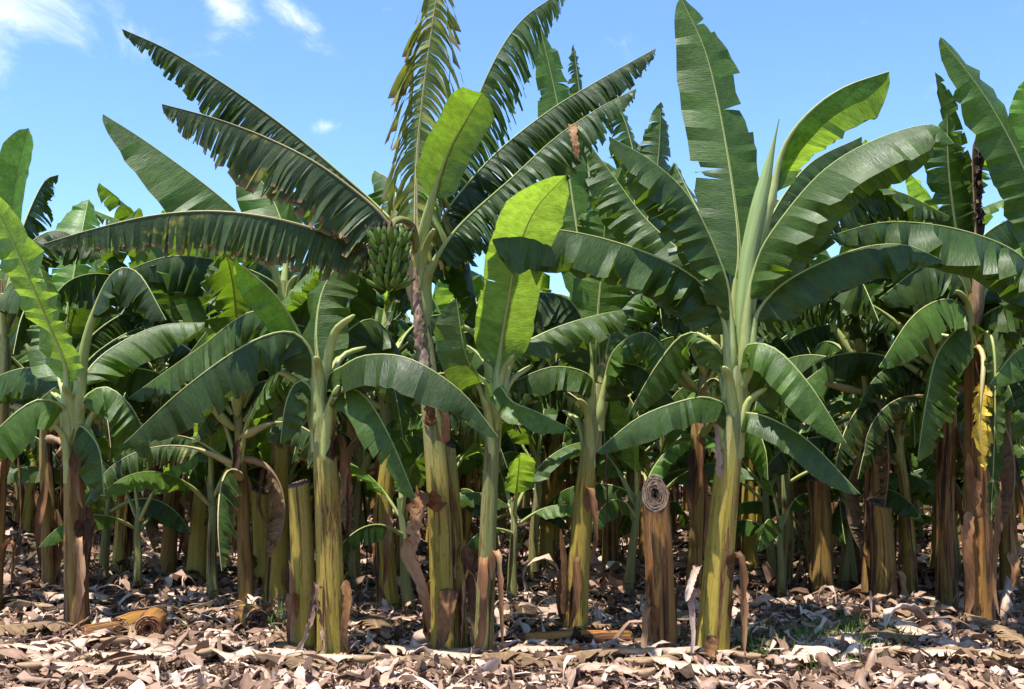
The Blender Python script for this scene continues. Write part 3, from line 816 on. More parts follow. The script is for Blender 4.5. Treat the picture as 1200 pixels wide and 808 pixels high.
LEAVES = {'A': [('young', [(-3.316, 7.6, 1.717), (-3.33, 7.5, 2.033), (-3.4, 7.35, 2.338), (-3.506, 7.2, 2.694), (-3.658, 7.1, 3.08), (-3.815, 7.0, 3.396)], 0.248,
        {'pet': 0.22, 'side': (-0.75, 0.55, 0.35), 'fold': (5, -25), 'curl': (6, 14), 'tear': 0.03, 'hang': 6, 'strip': 0.08, 'pleat': 6}),
       ('mid', [(-3.328, 7.6, 1.685), (-3.357, 7.4, 1.775), (-3.479, 7.3, 1.772), (-3.655, 7.2, 1.587), (-3.885, 7.2, 1.284)], 0.249, {'pet': 0.28, 'fold': (50, 60), 'tear': 0.1, 'strip': 0.07}),
       ('mid', [(-3.284, 7.6, 1.717), (-3.132, 7.5, 1.855), (-2.992, 7.5, 1.874), (-2.809, 7.5, 1.702), (-2.68, 7.6, 1.333)], 0.243, {'pet': 0.28, 'fold': (45, 55), 'tear': 0.15}),
       ('dark', [(-3.306, 7.6, 1.781), (-3.197, 7.5, 2.257), (-2.994, 7.4, 2.694), (-2.735, 7.25, 2.715), (-2.455, 7.1, 2.341)], 0.25, {'pet': 0.45, 'fold': (60, 65), 'tear': 0.3}),
       ('dark', [(-3.338, 7.6, 1.781), (-3.513, 7.8, 1.986), (-3.81, 8.0, 2.065), (-4.181, 8.2, 2.008), (-4.504, 8.3, 1.803)], 0.271, {'pet': 0.28, 'fold': (50, 60), 'tear': 0.3}),
       ('mid', [(-3.298, 7.6, 1.749), (-3.306, 7.75, 1.983), (-3.163, 7.9, 2.207), (-2.869, 8.1, 2.404), (-2.52, 8.2, 2.443)], 0.282, {'pet': 0.28, 'fold': (40, 50), 'tear': 0.2}),
       ('mid', [(-3.319, 7.6, 1.781), (-3.544, 7.8, 2.086), (-3.693, 8.0, 2.545), (-3.881, 8.1, 2.978)], 0.201, {'pet': 0.3, 'fold': (20, 20), 'tear': 0.1}),
       ('mid', [(-3.292, 7.6, 1.589), (-3.146, 7.5, 1.556), (-3.032, 7.45, 1.4), (-2.996, 7.45, 1.088)], 0.191, {'pet': 0.28, 'fold': (50, 55), 'tear': 0.3})],
 'B': [('dark', [(-1.302, 6.9, 1.936), (-1.361, 6.8, 2.104), (-1.486, 6.7, 2.222), (-1.73, 6.55, 2.128), (-2.108, 6.45, 1.828), (-2.46, 6.4, 1.475)], 0.293,
        {'pet': 0.14, 'fold': (48, 70), 'curl': (6, 8), 'tear': 0.28, 'hang': 8, 'strip': 0.06, 'pleat': 7, 'deep': 0.8}),
       ('dark', [(-1.335, 6.95, 1.968), (-1.483, 7.1, 2.189), (-1.872, 7.3, 2.433), (-2.363, 7.5, 2.161), (-2.901, 7.6, 1.801)], 0.309,
        {'pet': 0.14, 'fold': (55, 65), 'tear': 0.6, 'hang': 8, 'strip': 0.05, 'deep': 0.8}),
       ('dark', [(-1.278, 6.9, 1.906), (-1.148, 6.75, 1.985), (-0.955, 6.6, 2.054), (-0.659, 6.45, 2.02), (-0.326, 6.4, 1.81), (-0.087, 6.4, 1.518)], 0.257,
        {'pet': 0.1, 'fold': (52, 60), 'curl': (6, 8), 'tear': 0.05, 'hang': 6, 'strip': 0.08, 'pleat': 4, 'tip': 0.4}),
       ('mid', [(-1.265, 6.9, 1.848), (-1.126, 6.8, 1.861), (-0.966, 6.7, 1.777), (-0.798, 6.6, 1.517), (-0.627, 6.6, 1.119)], 0.205,
        {'pet': 0.12, 'fold': (30, 45), 'tear': 0.1, 'hang': 6, 'strip': 0.07, 'side': (-0.5, -0.75, -0.2)}),
       ('mid', [(-1.308, 6.9, 1.936), (-1.374, 7.0, 2.27), (-1.338, 7.1, 2.586), (-1.163, 7.2, 2.894)], 0.239, {'pet': 0.26, 'fold': (30, 20), 'tear': 0.1, 'strip': 0.08}),
       ('young', [(-1.335, 6.95, 1.939), (-1.438, 6.8, 2.209), (-1.582, 6.65, 2.463), (-1.813, 6.5, 2.667)], 0.194, {'pet': 0.3, 'side': (0.3, 0.2, 1), 'fold': (100, 10), 'tear': 0, 'strip': 0.09}),
       ('mid', [(-1.356, 7.0, 1.912), (-1.551, 7.15, 2.041), (-1.749, 7.3, 1.958), (-1.93, 7.4, 1.65)], 0.208, {'pet': 0.2, 'fold': (45, 50), 'tear': 0.2}),
       ('dark', [(-1.309, 7.0, 1.941), (-1.245, 7.3, 2.238), (-1.038, 7.6, 2.397), (-0.796, 7.8, 2.052)], 0.277, {'pet': 0.2, 'fold': (50, 60), 'tear': 0.3}),
       ('young', [(-1.276, 6.9, 1.818), (-1.222, 6.95, 1.909), (-1.19, 7.1, 2.007), (-1.169, 7.3, 2.145)], 0.156, {'pet': 0.5, 'fold': (30, 30), 'tear': 0.1}),
       ('mid', [(-1.347, 6.9, 1.818), (-1.444, 6.8, 1.901), (-1.517, 6.75, 1.755), (-1.551, 6.75, 1.471)], 0.162, {'pet': 0.25, 'fold': (40, 50), 'tear': 0.1})],
 'C': [('dark', [(-0.683, 7.1, 2.77), (-0.8, 7.15, 2.997), (-0.994, 7.2, 3.208), (-1.245, 7.2, 3.43), (-1.625, 7.2, 3.748), (-2.056, 7.15, 4.052), (-2.483, 7.1, 4.308), (-2.802, 7.0, 4.433)], 0.388,
        {'pet': 0.14, 'fold': (74, 80), 'curl': (4, 8), 'tear': 0.95, 'hang': 9, 'strip': 0.024, 'grav': 0.5, 'deep': 0.25, 'pleat': 5, 'tip': 0.5}),
       ('old', [(-0.702, 7.05, 2.744), (-0.801, 6.9, 2.916), (-0.897, 6.8, 3.045), (-1.049, 6.75, 3.176), (-1.324, 6.65, 3.363), (-1.661, 6.6, 3.524), (-1.977, 6.5, 3.621), (-2.283, 6.4, 3.681)],
        0.41, {'pet': 0.17, 'fold': (80, 84), 'curl': (3, 6), 'tear': 0.9, 'hang': 7, 'strip': 0.03, 'grav': 0.6, 'deep': 0.5, 'pleat': 4, 'tip': 0.35}),
       ('old', [(-0.72, 7.0, 2.674), (-0.866, 6.95, 2.799), (-1.219, 6.75, 2.892), (-1.556, 6.45, 2.94), (-1.916, 6.35, 2.963), (-2.28, 6.3, 2.924), (-2.615, 6.2, 2.815), (-2.907, 6.15, 2.709)],
        0.332, {'pet': 0.2, 'fold': (80, 84), 'curl': (3, 6), 'tear': 0.92, 'hang': 7, 'strip': 0.024, 'grav': 0.6, 'deep': 0.35, 'pleat': 4, 'tip': 0.45}),
       ('yellowing', [(-0.67, 7.1, 2.74), (-0.691, 7.1, 3.111), (-0.683, 7.1, 3.548), (-0.633, 7.05, 4.036), (-0.565, 7.0, 4.522), (-0.49, 6.95, 5.007)], 0.503,
        {'pet': 0.16, 'side': (1, -0.15, 0), 'fold': (10, 10), 'curl': (10, 10), 'tear': 1, 'hang': 38, 'strip': 0.032, 'grav': 2.6, 'deep': 0.04, 'lean': 0, 'rib': (0.03, 0.016)}),
       ('dark', [(-0.663, 7.15, 2.748), (-0.566, 7.3, 3.155), (-0.385, 7.4, 3.698), (-0.182, 7.45, 4.277), (0.066, 7.5, 4.7), (0.429, 7.5, 4.966)], 0.439,
        {'pet': 0.3, 'fold': (62, 66), 'curl': (8, 8), 'tear': 1, 'hang': 30, 'strip': 0.03, 'grav': 2.0, 'deep': 0.06}),
       ('mid', [(-0.646, 7.1, 2.801), (-0.577, 6.9, 3.097), (-0.432, 6.65, 3.421), (-0.289, 6.4, 3.589), (-0.182, 6.15, 3.674)], 0.175,
        {'pet': 0.42, 'side': (-1, -0.25, 0.3), 'fold': (-8, 25), 'curl': (4, 10), 'tear': 0, 'hang': 4, 'strip': 0.1, 'grav': 0, 'pleat': 3, 'tip': 0.12}),
       ('dark', [(-0.651, 7.15, 2.779), (-0.562, 7.25, 3.017), (-0.441, 7.3, 3.244), (-0.127, 7.35, 3.618), (0.257, 7.4, 3.948), (0.645, 7.4, 4.192), (1.087, 7.4, 4.445)], 0.348,
        {'pet': 0.1, 'fold': (66, 76), 'curl': (5, 8), 'tear': 0.95, 'hang': 12, 'strip': 0.024, 'grav': 0.6, 'deep': 0.3}),
       ('dark', [(-0.622, 7.05, 2.579), (-0.561, 6.95, 2.727), (-0.354, 6.85, 2.984), (0.0, 6.75, 3.283), (0.291, 6.7, 3.542), (0.578, 6.65, 3.728), (0.834, 6.6, 3.853)], 0.323,
        {'pet': 0.24, 'fold': (72, 80), 'curl': (4, 8), 'tear': 0.95, 'hang': 12, 'strip': 0.026, 'grav': 0.6, 'deep': 0.3}),
       ('dark', [(-0.667, 7.2, 2.694), (-0.544, 7.45, 2.96), (-0.361, 7.65, 2.931), (-0.251, 7.75, 2.381)], 0.281, {'pet': 0.2, 'fold': (55, 60), 'tear': 0.3}),
       ('dark', [(-0.704, 7.2, 2.694), (-0.87, 7.5, 2.937), (-1.157, 7.7, 2.907), (-1.343, 7.8, 2.252)], 0.295, {'pet': 0.2, 'fold': (45, 50), 'tear': 0.3}),
       ('mid', [(-0.692, 7.2, 2.756), (-0.84, 7.5, 3.133), (-0.944, 7.8, 3.504), (-1.107, 8.0, 3.66)], 0.259, {'pet': 0.2, 'fold': (30, 30), 'tear': 0.4})],
 'D': [('young', [(-0.112, 6.95, 1.939), (-0.082, 6.88, 2.122), (-0.023, 6.65, 2.434), (0.038, 6.4, 2.706), (0.148, 6.15, 2.929), (0.327, 5.9, 3.08)], 0.209,
        {'pet': 0.17, 'side': (-1, -0.1, 0.15), 'fold': (4, 6), 'curl': (5, 3), 'tear': 0.02, 'hang': 4, 'strip': 0.12, 'grav': 0, 'pleat': 2, 'tip': 0.25}),
       ('mid', [(-0.1, 6.95, 1.939), (0.036, 7.0, 2.132), (0.291, 7.1, 2.28), (0.615, 7.2, 2.39), (0.886, 7.3, 2.445)], 0.253, {'pet': 0.34, 'fold': (35, 50), 'tear': 0.2}),
       ('mid', [(-0.094, 6.95, 1.879), (0.0, 6.8, 1.757), (0.159, 6.7, 1.686), (0.383, 6.65, 1.573)], 0.173, {'pet': 0.34, 'fold': (25, 40), 'tear': 0.15}),
       ('dark', [(-0.13, 6.95, 1.909), (-0.231, 7.15, 2.102), (-0.429, 7.4, 2.216), (-0.66, 7.6, 2.137)], 0.222, {'pet': 0.34, 'fold': (45, 50), 'tear': 0.2}),
       ('mid', [(-0.13, 6.95, 1.879), (-0.231, 6.8, 1.93), (-0.314, 6.7, 2.096), (-0.37, 6.65, 2.434)], 0.196, {'pet': 0.34, 'fold': (20, 30), 'tear': 0.1}),
       ('dark', [(-0.1, 6.95, 1.909), (-0.062, 7.3, 2.145), (0.065, 7.6, 2.365), (0.337, 7.9, 2.329)], 0.227, {'pet': 0.34, 'fold': (45, 50), 'tear': 0.3})],
 'E': [('dark', [(0.658, 7.75, 1.884), (0.549, 7.6, 2.001), (0.287, 7.5, 2.033), (-0.063, 7.45, 1.89)], 0.206, {'pet': 0.16, 'fold': (50, 60), 'tear': 0.1}),
       ('dark', [(0.691, 7.75, 1.884), (0.789, 7.6, 2.053), (0.989, 7.5, 2.02), (1.231, 7.45, 1.745)], 0.219, {'pet': 0.16, 'fold': (50, 60), 'tear': 0.1}),
       ('mid', [(0.678, 7.75, 1.917), (0.745, 7.8, 2.252), (0.912, 7.9, 2.601), (1.234, 8.0, 2.752)], 0.294, {'pet': 0.2, 'fold': (40, 50), 'tear': 0.4}),
       ('dark', [(0.658, 7.75, 1.917), (0.591, 7.7, 2.276), (0.423, 7.6, 2.561), (0.064, 7.5, 2.58), (-0.253, 7.4, 2.343)], 0.309, {'pet': 0.2, 'fold': (60, 66), 'tear': 0.3}),
       ('mid', [(0.671, 7.75, 1.917), (0.666, 7.8, 2.386), (0.709, 7.8, 2.857), (0.749, 7.75, 3.322), (0.866, 7.7, 3.615)], 0.29, {'pet': 0.22, 'side': (1, -0.2, 0), 'fold': (15, 20), 'tear': 0.2}),
       ('mid', [(0.671, 7.75, 1.884), (0.777, 7.6, 2.169), (1.01, 7.4, 2.28), (1.224, 7.2, 1.952)], 0.267, {'pet': 0.2, 'fold': (50, 50), 'tear': 0.3}),
       ('dark', [(0.658, 7.75, 1.917), (0.621, 8.1, 2.279), (0.359, 8.4, 2.667), (0.0, 8.6, 2.842)], 0.307, {'pet': 0.2, 'fold': (50, 50), 'tear': 0.5}),
       ('dark', [(0.684, 7.75, 1.917), (0.933, 8.1, 2.418), (1.069, 8.3, 3.013), (1.235, 8.4, 3.765), (1.279, 8.4, 4.361)], 0.278, {'pet': 0.2, 'side': (1, 0.3, 0), 'fold': (20, 25), 'tear': 0.3}),
       ('mid', [(0.662, 7.8, 1.92), (0.631, 8.2, 2.57), (0.522, 8.4, 3.47), (0.407, 8.5, 4.319), (0.238, 8.5, 5.097)], 0.253,
        {'pet': 0.3, 'side': (1, 0.2, 0), 'fold': (12, 40), 'tear': 0.05, 'strip': 0.1}),
       ('dark', [(0.689, 7.8, 1.92), (0.711, 8.3, 2.725), (0.683, 8.6, 3.667), (0.62, 8.7, 4.384), (0.548, 8.7, 4.992)], 0.214,
        {'pet': 0.35, 'side': (1, 0.2, 0), 'fold': (40, 40), 'tear': 0.9, 'hang': 14, 'strip': 0.04}),
       ('dark', [(0.689, 7.8, 1.92), (0.807, 8.2, 2.711), (1.051, 8.4, 3.544), (0.996, 8.5, 4.168), (0.778, 8.5, 4.585)], 0.309,
        {'pet': 0.3, 'side': (1, 0.2, 0), 'fold': (40, 50), 'tear': 0.8, 'hang': 12, 'strip': 0.04})],
 'G': [('dark', [(1.473, 6.7, 2.153), (1.344, 6.6, 2.416), (1.115, 6.5, 2.611), (0.66, 6.4, 2.773), (0.219, 6.35, 2.846), (-0.13, 6.3, 2.792)], 0.297,
        {'pet': 0.16, 'fold': (64, 72), 'curl': (4, 8), 'tear': 0.2, 'hang': 7, 'strip': 0.08, 'pleat': 16, 'deep': 0.8, 'tip': 0.1}),
       ('mid', [(1.536, 6.7, 2.441), (1.555, 6.8, 2.867), (1.507, 6.95, 3.598), (1.405, 7.05, 4.257), (1.235, 7.1, 4.706)], 0.27,
        {'pet': 0.24, 'side': (1, 0.1, 0), 'fold': (18, 12), 'curl': (4, 4), 'tear': 0.06, 'hang': 6, 'strip': 0.1, 'pleat': 4, 'tip': 0.3, 'grav': 0}),
       ('dark', [(1.499, 6.7, 2.297), (1.414, 6.6, 2.587), (1.189, 6.5, 3.047), (0.931, 6.4, 3.283), (0.623, 6.3, 3.434)], 0.298,
        {'pet': 0.2, 'fold': (56, 66), 'curl': (4, 8), 'tear': 0.15, 'hang': 7, 'strip': 0.07, 'pleat': 9}),
       ('mid', [(1.509, 6.8, 2.25), (1.341, 6.95, 2.642), (0.966, 7.1, 3.067), (0.754, 7.15, 3.373), (0.55, 7.2, 3.672)], 0.275,
        {'pet': 0.28, 'fold': (40, 50), 'tear': 0.8, 'hang': 10, 'strip': 0.05}),
       ('ROLL', [(1.542, 6.7, 2.47), (1.595, 6.68, 2.727), (1.691, 6.66, 3.16), (1.8, 6.62, 3.648)], 0.063, {'mat': 'rolled'}),
       ('young', [(1.557, 6.7, 2.354), (1.634, 6.7, 2.731), (1.737, 6.66, 3.16), (1.825, 6.6, 3.466), (1.984, 6.52, 3.674), (2.192, 6.45, 3.812), (2.468, 6.4, 3.898)], 0.301,
        {'pet': 0.52, 'side': (-0.1, -0.6, 1), 'fold': (150, 6), 'width': (0.45, 1), 'curl': (6, 2), 'tear': 0.0, 'hang': 4, 'strip': 0.09, 'grav': 0, 'pleat': 4, 'tip': 0.2, 'rib': (0.035, 0.018)}),
       ('mid', [(1.568, 6.7, 2.326), (1.608, 6.6, 2.644), (1.711, 6.52, 2.869), (1.992, 6.4, 3.215), (2.295, 6.3, 3.401), (2.639, 6.2, 3.482), (2.762, 6.15, 3.346)], 0.326,
        {'pet': 0.22, 'fold': (46, 66), 'curl': (6, 8), 'tear': 0.08, 'hang': 8, 'strip': 0.09, 'pleat': 8, 'tip': 0.25}),
       ('dark', [(1.552, 6.7, 2.107), (1.619, 6.65, 2.337), (1.819, 6.55, 2.551), (2.251, 6.5, 2.741), (2.55, 6.45, 2.76), (2.774, 6.4, 2.65)], 0.255,
        {'pet': 0.26, 'fold': (62, 68), 'tear': 0.12, 'hang': 6, 'strip': 0.08, 'pleat': 8}),
       ('mid', [(1.552, 6.7, 2.084), (1.595, 6.5, 2.124), (1.717, 6.4, 2.055), (1.883, 6.3, 1.822), (2.07, 6.25, 1.482)], 0.218,
        {'pet': 0.1, 'fold': (28, 45), 'tear': 0.05, 'hang': 5, 'strip': 0.07, 'side': (-0.5, -0.7, -0.3)}),
       ('dark', [(1.498, 6.7, 1.641), (1.582, 6.6, 1.673), (1.706, 6.5, 1.621), (1.903, 6.4, 1.475), (2.18, 6.35, 1.162)], 0.177, {'pet': 0.16, 'fold': (42, 50), 'tear': 0.05, 'strip': 0.08}),
       ('dark', [(1.419, 6.7, 1.697), (1.332, 6.6, 1.762), (1.169, 6.5, 1.77), (0.813, 6.4, 1.647), (0.525, 6.35, 1.422)], 0.188, {'pet': 0.12, 'fold': (46, 56), 'tear': 0.03, 'strip': 0.08}),
       ('mid', [(1.471, 6.7, 2.01), (1.334, 6.8, 2.191), (1.177, 6.9, 2.218), (0.993, 6.95, 1.998), (0.8, 7.0, 1.656)], 0.198, {'pet': 0.16, 'fold': (36, 50), 'tear': 0.1, 'side': (-0.4, 0.8, 0.2)}),
       ('dark', [(1.557, 6.75, 2.331), (1.829, 7.1, 2.801), (2.298, 7.4, 3.242), (2.926, 7.7, 3.432), (3.461, 7.8, 3.231)], 0.337,
        {'pet': 0.18, 'fold': (62, 66), 'tear': 0.85, 'hang': 10, 'strip': 0.045}),
       ('dark', [(1.546, 6.75, 2.389), (1.802, 7.1, 2.987), (2.179, 7.3, 3.507), (2.668, 7.5, 3.793)], 0.316, {'pet': 0.2, 'fold': (60, 66), 'tear': 0.85, 'hang': 12, 'strip': 0.05}),
       ('mid', [(1.535, 6.75, 2.389), (1.524, 7.1, 2.801), (1.372, 7.4, 3.242), (1.25, 7.6, 3.621)], 0.282, {'pet': 0.2, 'fold': (30, 40), 'tear': 0.3}),
       ('mid', [(1.54, 6.7, 2.039), (1.691, 6.85, 2.05), (1.99, 7.1, 1.887), (2.266, 7.3, 2.02)], 0.237, {'pet': 0.16, 'fold': (40, 50), 'tear': 0.2})],
 'H': [('dark', [(3.659, 7.95, 2.607), (3.615, 7.95, 3.228), (3.529, 7.95, 3.857), (3.441, 7.95, 4.46)], 0.162,
        {'pet': 0.28, 'side': (1, 0, 0), 'fold': (-40, -45), 'curl': (-10, -10), 'tear': 0.15, 'hang': 8, 'strip': 0.07}),
       ('mid', [(3.666, 7.95, 2.607), (3.501, 7.8, 3.06), (3.41, 7.7, 3.581), (3.391, 7.65, 4.008)], 0.224, {'pet': 0.3, 'side': (1, -0.3, 0), 'fold': (30, 30), 'tear': 0.1}),
       ('rotten', [(3.651, 7.9, 2.635), (3.667, 7.85, 3.276), (3.65, 7.8, 3.779), (3.697, 7.75, 3.834), (3.65, 7.7, 3.243)], 0.172,
        {'pet': 0.3, 'fold': (80, 80), 'tear': 0.8, 'hang': 18, 'strip': 0.04, 'grav': 1}),
       ('dark', [(3.67, 7.9, 2.261), (3.701, 7.75, 2.301), (3.682, 7.65, 2.043), (3.628, 7.6, 1.461), (3.578, 7.6, 0.877)], 0.105, {'pet': 0.12, 'fold': (40, 30), 'tear': 0.1, 'side': (1, -0.2, 0)}),
       ('yellow', [(3.647, 7.9, 2.194), (3.617, 7.7, 2.112), (3.547, 7.6, 1.846), (3.515, 7.58, 1.589), (3.54, 7.58, 1.257)], 0.098,
        {'pet': 0.52, 'fold': (5, 15), 'tear': 0.6, 'hang': 20, 'strip': 0.06, 'grav': 0.3, 'side': (1, -0.1, 0), 'rib': (0.02, 0.008)}),
       ('dark', [(3.659, 7.95, 2.607), (3.477, 7.8, 2.789), (3.204, 7.7, 2.84), (2.796, 7.6, 2.561)], 0.303, {'pet': 0.16, 'fold': (58, 62), 'tear': 0.3}),
       ('mid', [(3.64, 7.95, 2.47), (3.359, 7.7, 2.574), (3.011, 7.5, 2.418), (2.706, 7.4, 2.027)], 0.285, {'pet': 0.16, 'fold': (50, 55), 'tear': 0.2}),
       ('dark', [(3.696, 8, 2.614), (3.94, 8.2, 2.924), (4.273, 8.3, 2.941), (4.596, 8.4, 2.595)], 0.321, {'pet': 0.16, 'fold': (55, 55), 'tear': 0.5}),
       ('mid', [(3.637, 7.95, 2.402), (3.279, 7.7, 2.177), (3.126, 7.6, 1.781), (3.046, 7.6, 1.333)], 0.262, {'pet': 0.2, 'fold': (40, 50), 'tear': 0.2}),
       ('dark', [(3.682, 8, 2.614), (3.632, 8.3, 2.941), (3.399, 8.6, 3.14), (3.016, 8.8, 2.872)], 0.329, {'pet': 0.16, 'fold': (55, 60), 'tear': 0.6})],
 'K': [('mid', [(-2.019, 8.9, 2.81), (-2.119, 8.75, 3.092), (-2.334, 8.6, 3.403), (-2.681, 8.5, 3.702), (-3.133, 8.4, 4.025), (-3.456, 8.3, 4.224)], 0.437,
        {'pet': 0.26, 'fold': (58, 58), 'curl': (2, 2), 'tear': 0, 'hang': 4, 'strip': 0.12, 'pleat': 3, 'tip': 0.5, 'side': (-0.1, 0.9, 0.1)}),
       ('mid', [(-1.997, 8.9, 2.849), (-2.051, 9.0, 3.293), (-2.239, 9.1, 3.75), (-2.509, 9.2, 4.058)], 0.307, {'pet': 0.28, 'side': (-1, 0.3, 0), 'fold': (15, 15), 'tear': 0.05, 'strip': 0.1}),
       ('dark', [(-2.026, 8.9, 2.772), (-2.147, 8.7, 2.895), (-2.48, 8.55, 3.012), (-2.885, 8.4, 3.03), (-3.273, 8.3, 2.869)], 0.364,
        {'pet': 0.12, 'fold': (62, 70), 'tear': 0.05, 'hang': 6, 'strip': 0.07, 'pleat': 14}),
       ('dark', [(-1.996, 8.9, 2.772), (-1.836, 9.1, 3.154), (-1.502, 9.2, 3.251), (-1.115, 9.3, 2.947)], 0.372, {'pet': 0.16, 'fold': (55, 60), 'tear': 0.4}),
       ('mid', [(-2.033, 8.9, 2.734), (-2.207, 8.6, 2.694), (-2.475, 8.4, 2.486), (-2.753, 8.3, 2.085)], 0.319, {'pet': 0.14, 'fold': (50, 60), 'tear': 0.3}),
       ('dark', [(-2.01, 8.9, 2.734), (-1.819, 8.5, 2.754), (-1.611, 8.2, 2.499), (-1.48, 8.1, 2.003)], 0.315, {'pet': 0.16, 'fold': (50, 55), 'tear': 0.3}),
       ('mid', [(-2.042, 9, 2.824), (-2.342, 9.4, 3.288), (-2.867, 9.8, 3.533), (-3.469, 10.1, 3.33)], 0.358, {'pet': 0.16, 'fold': (50, 55), 'tear': 0.5})],
 'R': [('mid', [(4.17, 7.6, 2.332), (4.124, 7.6, 2.889), (3.922, 7.5, 3.462), (3.616, 7.42, 4.02), (3.229, 7.35, 4.511)], 0.254,
        {'pet': 0.2, 'side': (0.9, 0.4, 0.2), 'fold': (12, 20), 'curl': (3, 5), 'tear': 0.12, 'hang': 8, 'strip': 0.1, 'pleat': 7, 'tip': 0.3}),
       ('dark', [(4.149, 7.6, 2.299), (3.96, 7.4, 2.611), (3.649, 7.2, 2.85), (3.133, 7.0, 2.979), (2.615, 6.9, 3.006), (2.176, 6.8, 2.89)], 0.328,
        {'pet': 0.12, 'fold': (66, 72), 'curl': (3, 6), 'tear': 0.1, 'hang': 6, 'strip': 0.1, 'pleat': 18}),
       ('young', [(4.171, 7.6, 2.365), (4.085, 7.6, 3.022), (3.977, 7.55, 3.675), (3.923, 7.5, 4.228)], 0.193, {'pet': 0.3, 'side': (1, -0.2, 0), 'fold': (-10, -10), 'tear': 0.05}),
       ('mid', [(4.146, 7.6, 2.234), (3.878, 7.4, 2.185), (3.617, 7.2, 2.124), (3.376, 7.1, 1.887)], 0.224, {'pet': 0.14, 'fold': (30, 45), 'tear': 0.1}),
       ('dark', [(4.149, 7.6, 2.299), (4.156, 7.9, 2.601), (3.953, 8.1, 2.697), (3.637, 8.2, 2.358)], 0.297, {'pet': 0.16, 'fold': (55, 55), 'tear': 0.3})],
 'P': [('young', [(-4.362, 8.6, 2.842), (-4.305, 8.5, 3.196), (-4.249, 8.45, 3.667), (-4.135, 8.4, 4.137)], 0.173,
        {'pet': 0.28, 'side': (1, -0.2, 0), 'fold': (-18, -18), 'curl': (-4, -4), 'tear': 0, 'hang': 3, 'strip': 0.12, 'pleat': 2, 'tip': 0.2, 'grav': 0}),
       ('dark', [(-4.375, 8.6, 2.805), (-4.261, 8.7, 3.159), (-4.014, 8.8, 3.331), (-3.668, 8.9, 3.119)], 0.327, {'pet': 0.18, 'fold': (55, 60), 'tear': 0.8}),
       ('dark', [(-4.388, 8.6, 2.768), (-4.174, 8.4, 2.812), (-3.861, 8.2, 2.711), (-3.59, 8.1, 2.279)], 0.311, {'pet': 0.18, 'fold': (50, 55), 'tear': 0.3}),
       ('mid', [(-4.403, 8.6, 2.768), (-4.582, 8.6, 3.14), (-4.888, 8.6, 3.365), (-5.243, 8.6, 3.066)], 0.321, {'pet': 0.18, 'fold': (50, 55), 'tear': 0.4}),
       ('dark', [(-4.375, 8.6, 2.805), (-4.404, 8.9, 3.351), (-4.372, 9.2, 3.855), (-4.278, 9.3, 3.962)], 0.306, {'pet': 0.2, 'fold': (65, 65), 'tear': 0.9, 'hang': 18, 'strip': 0.05})]}
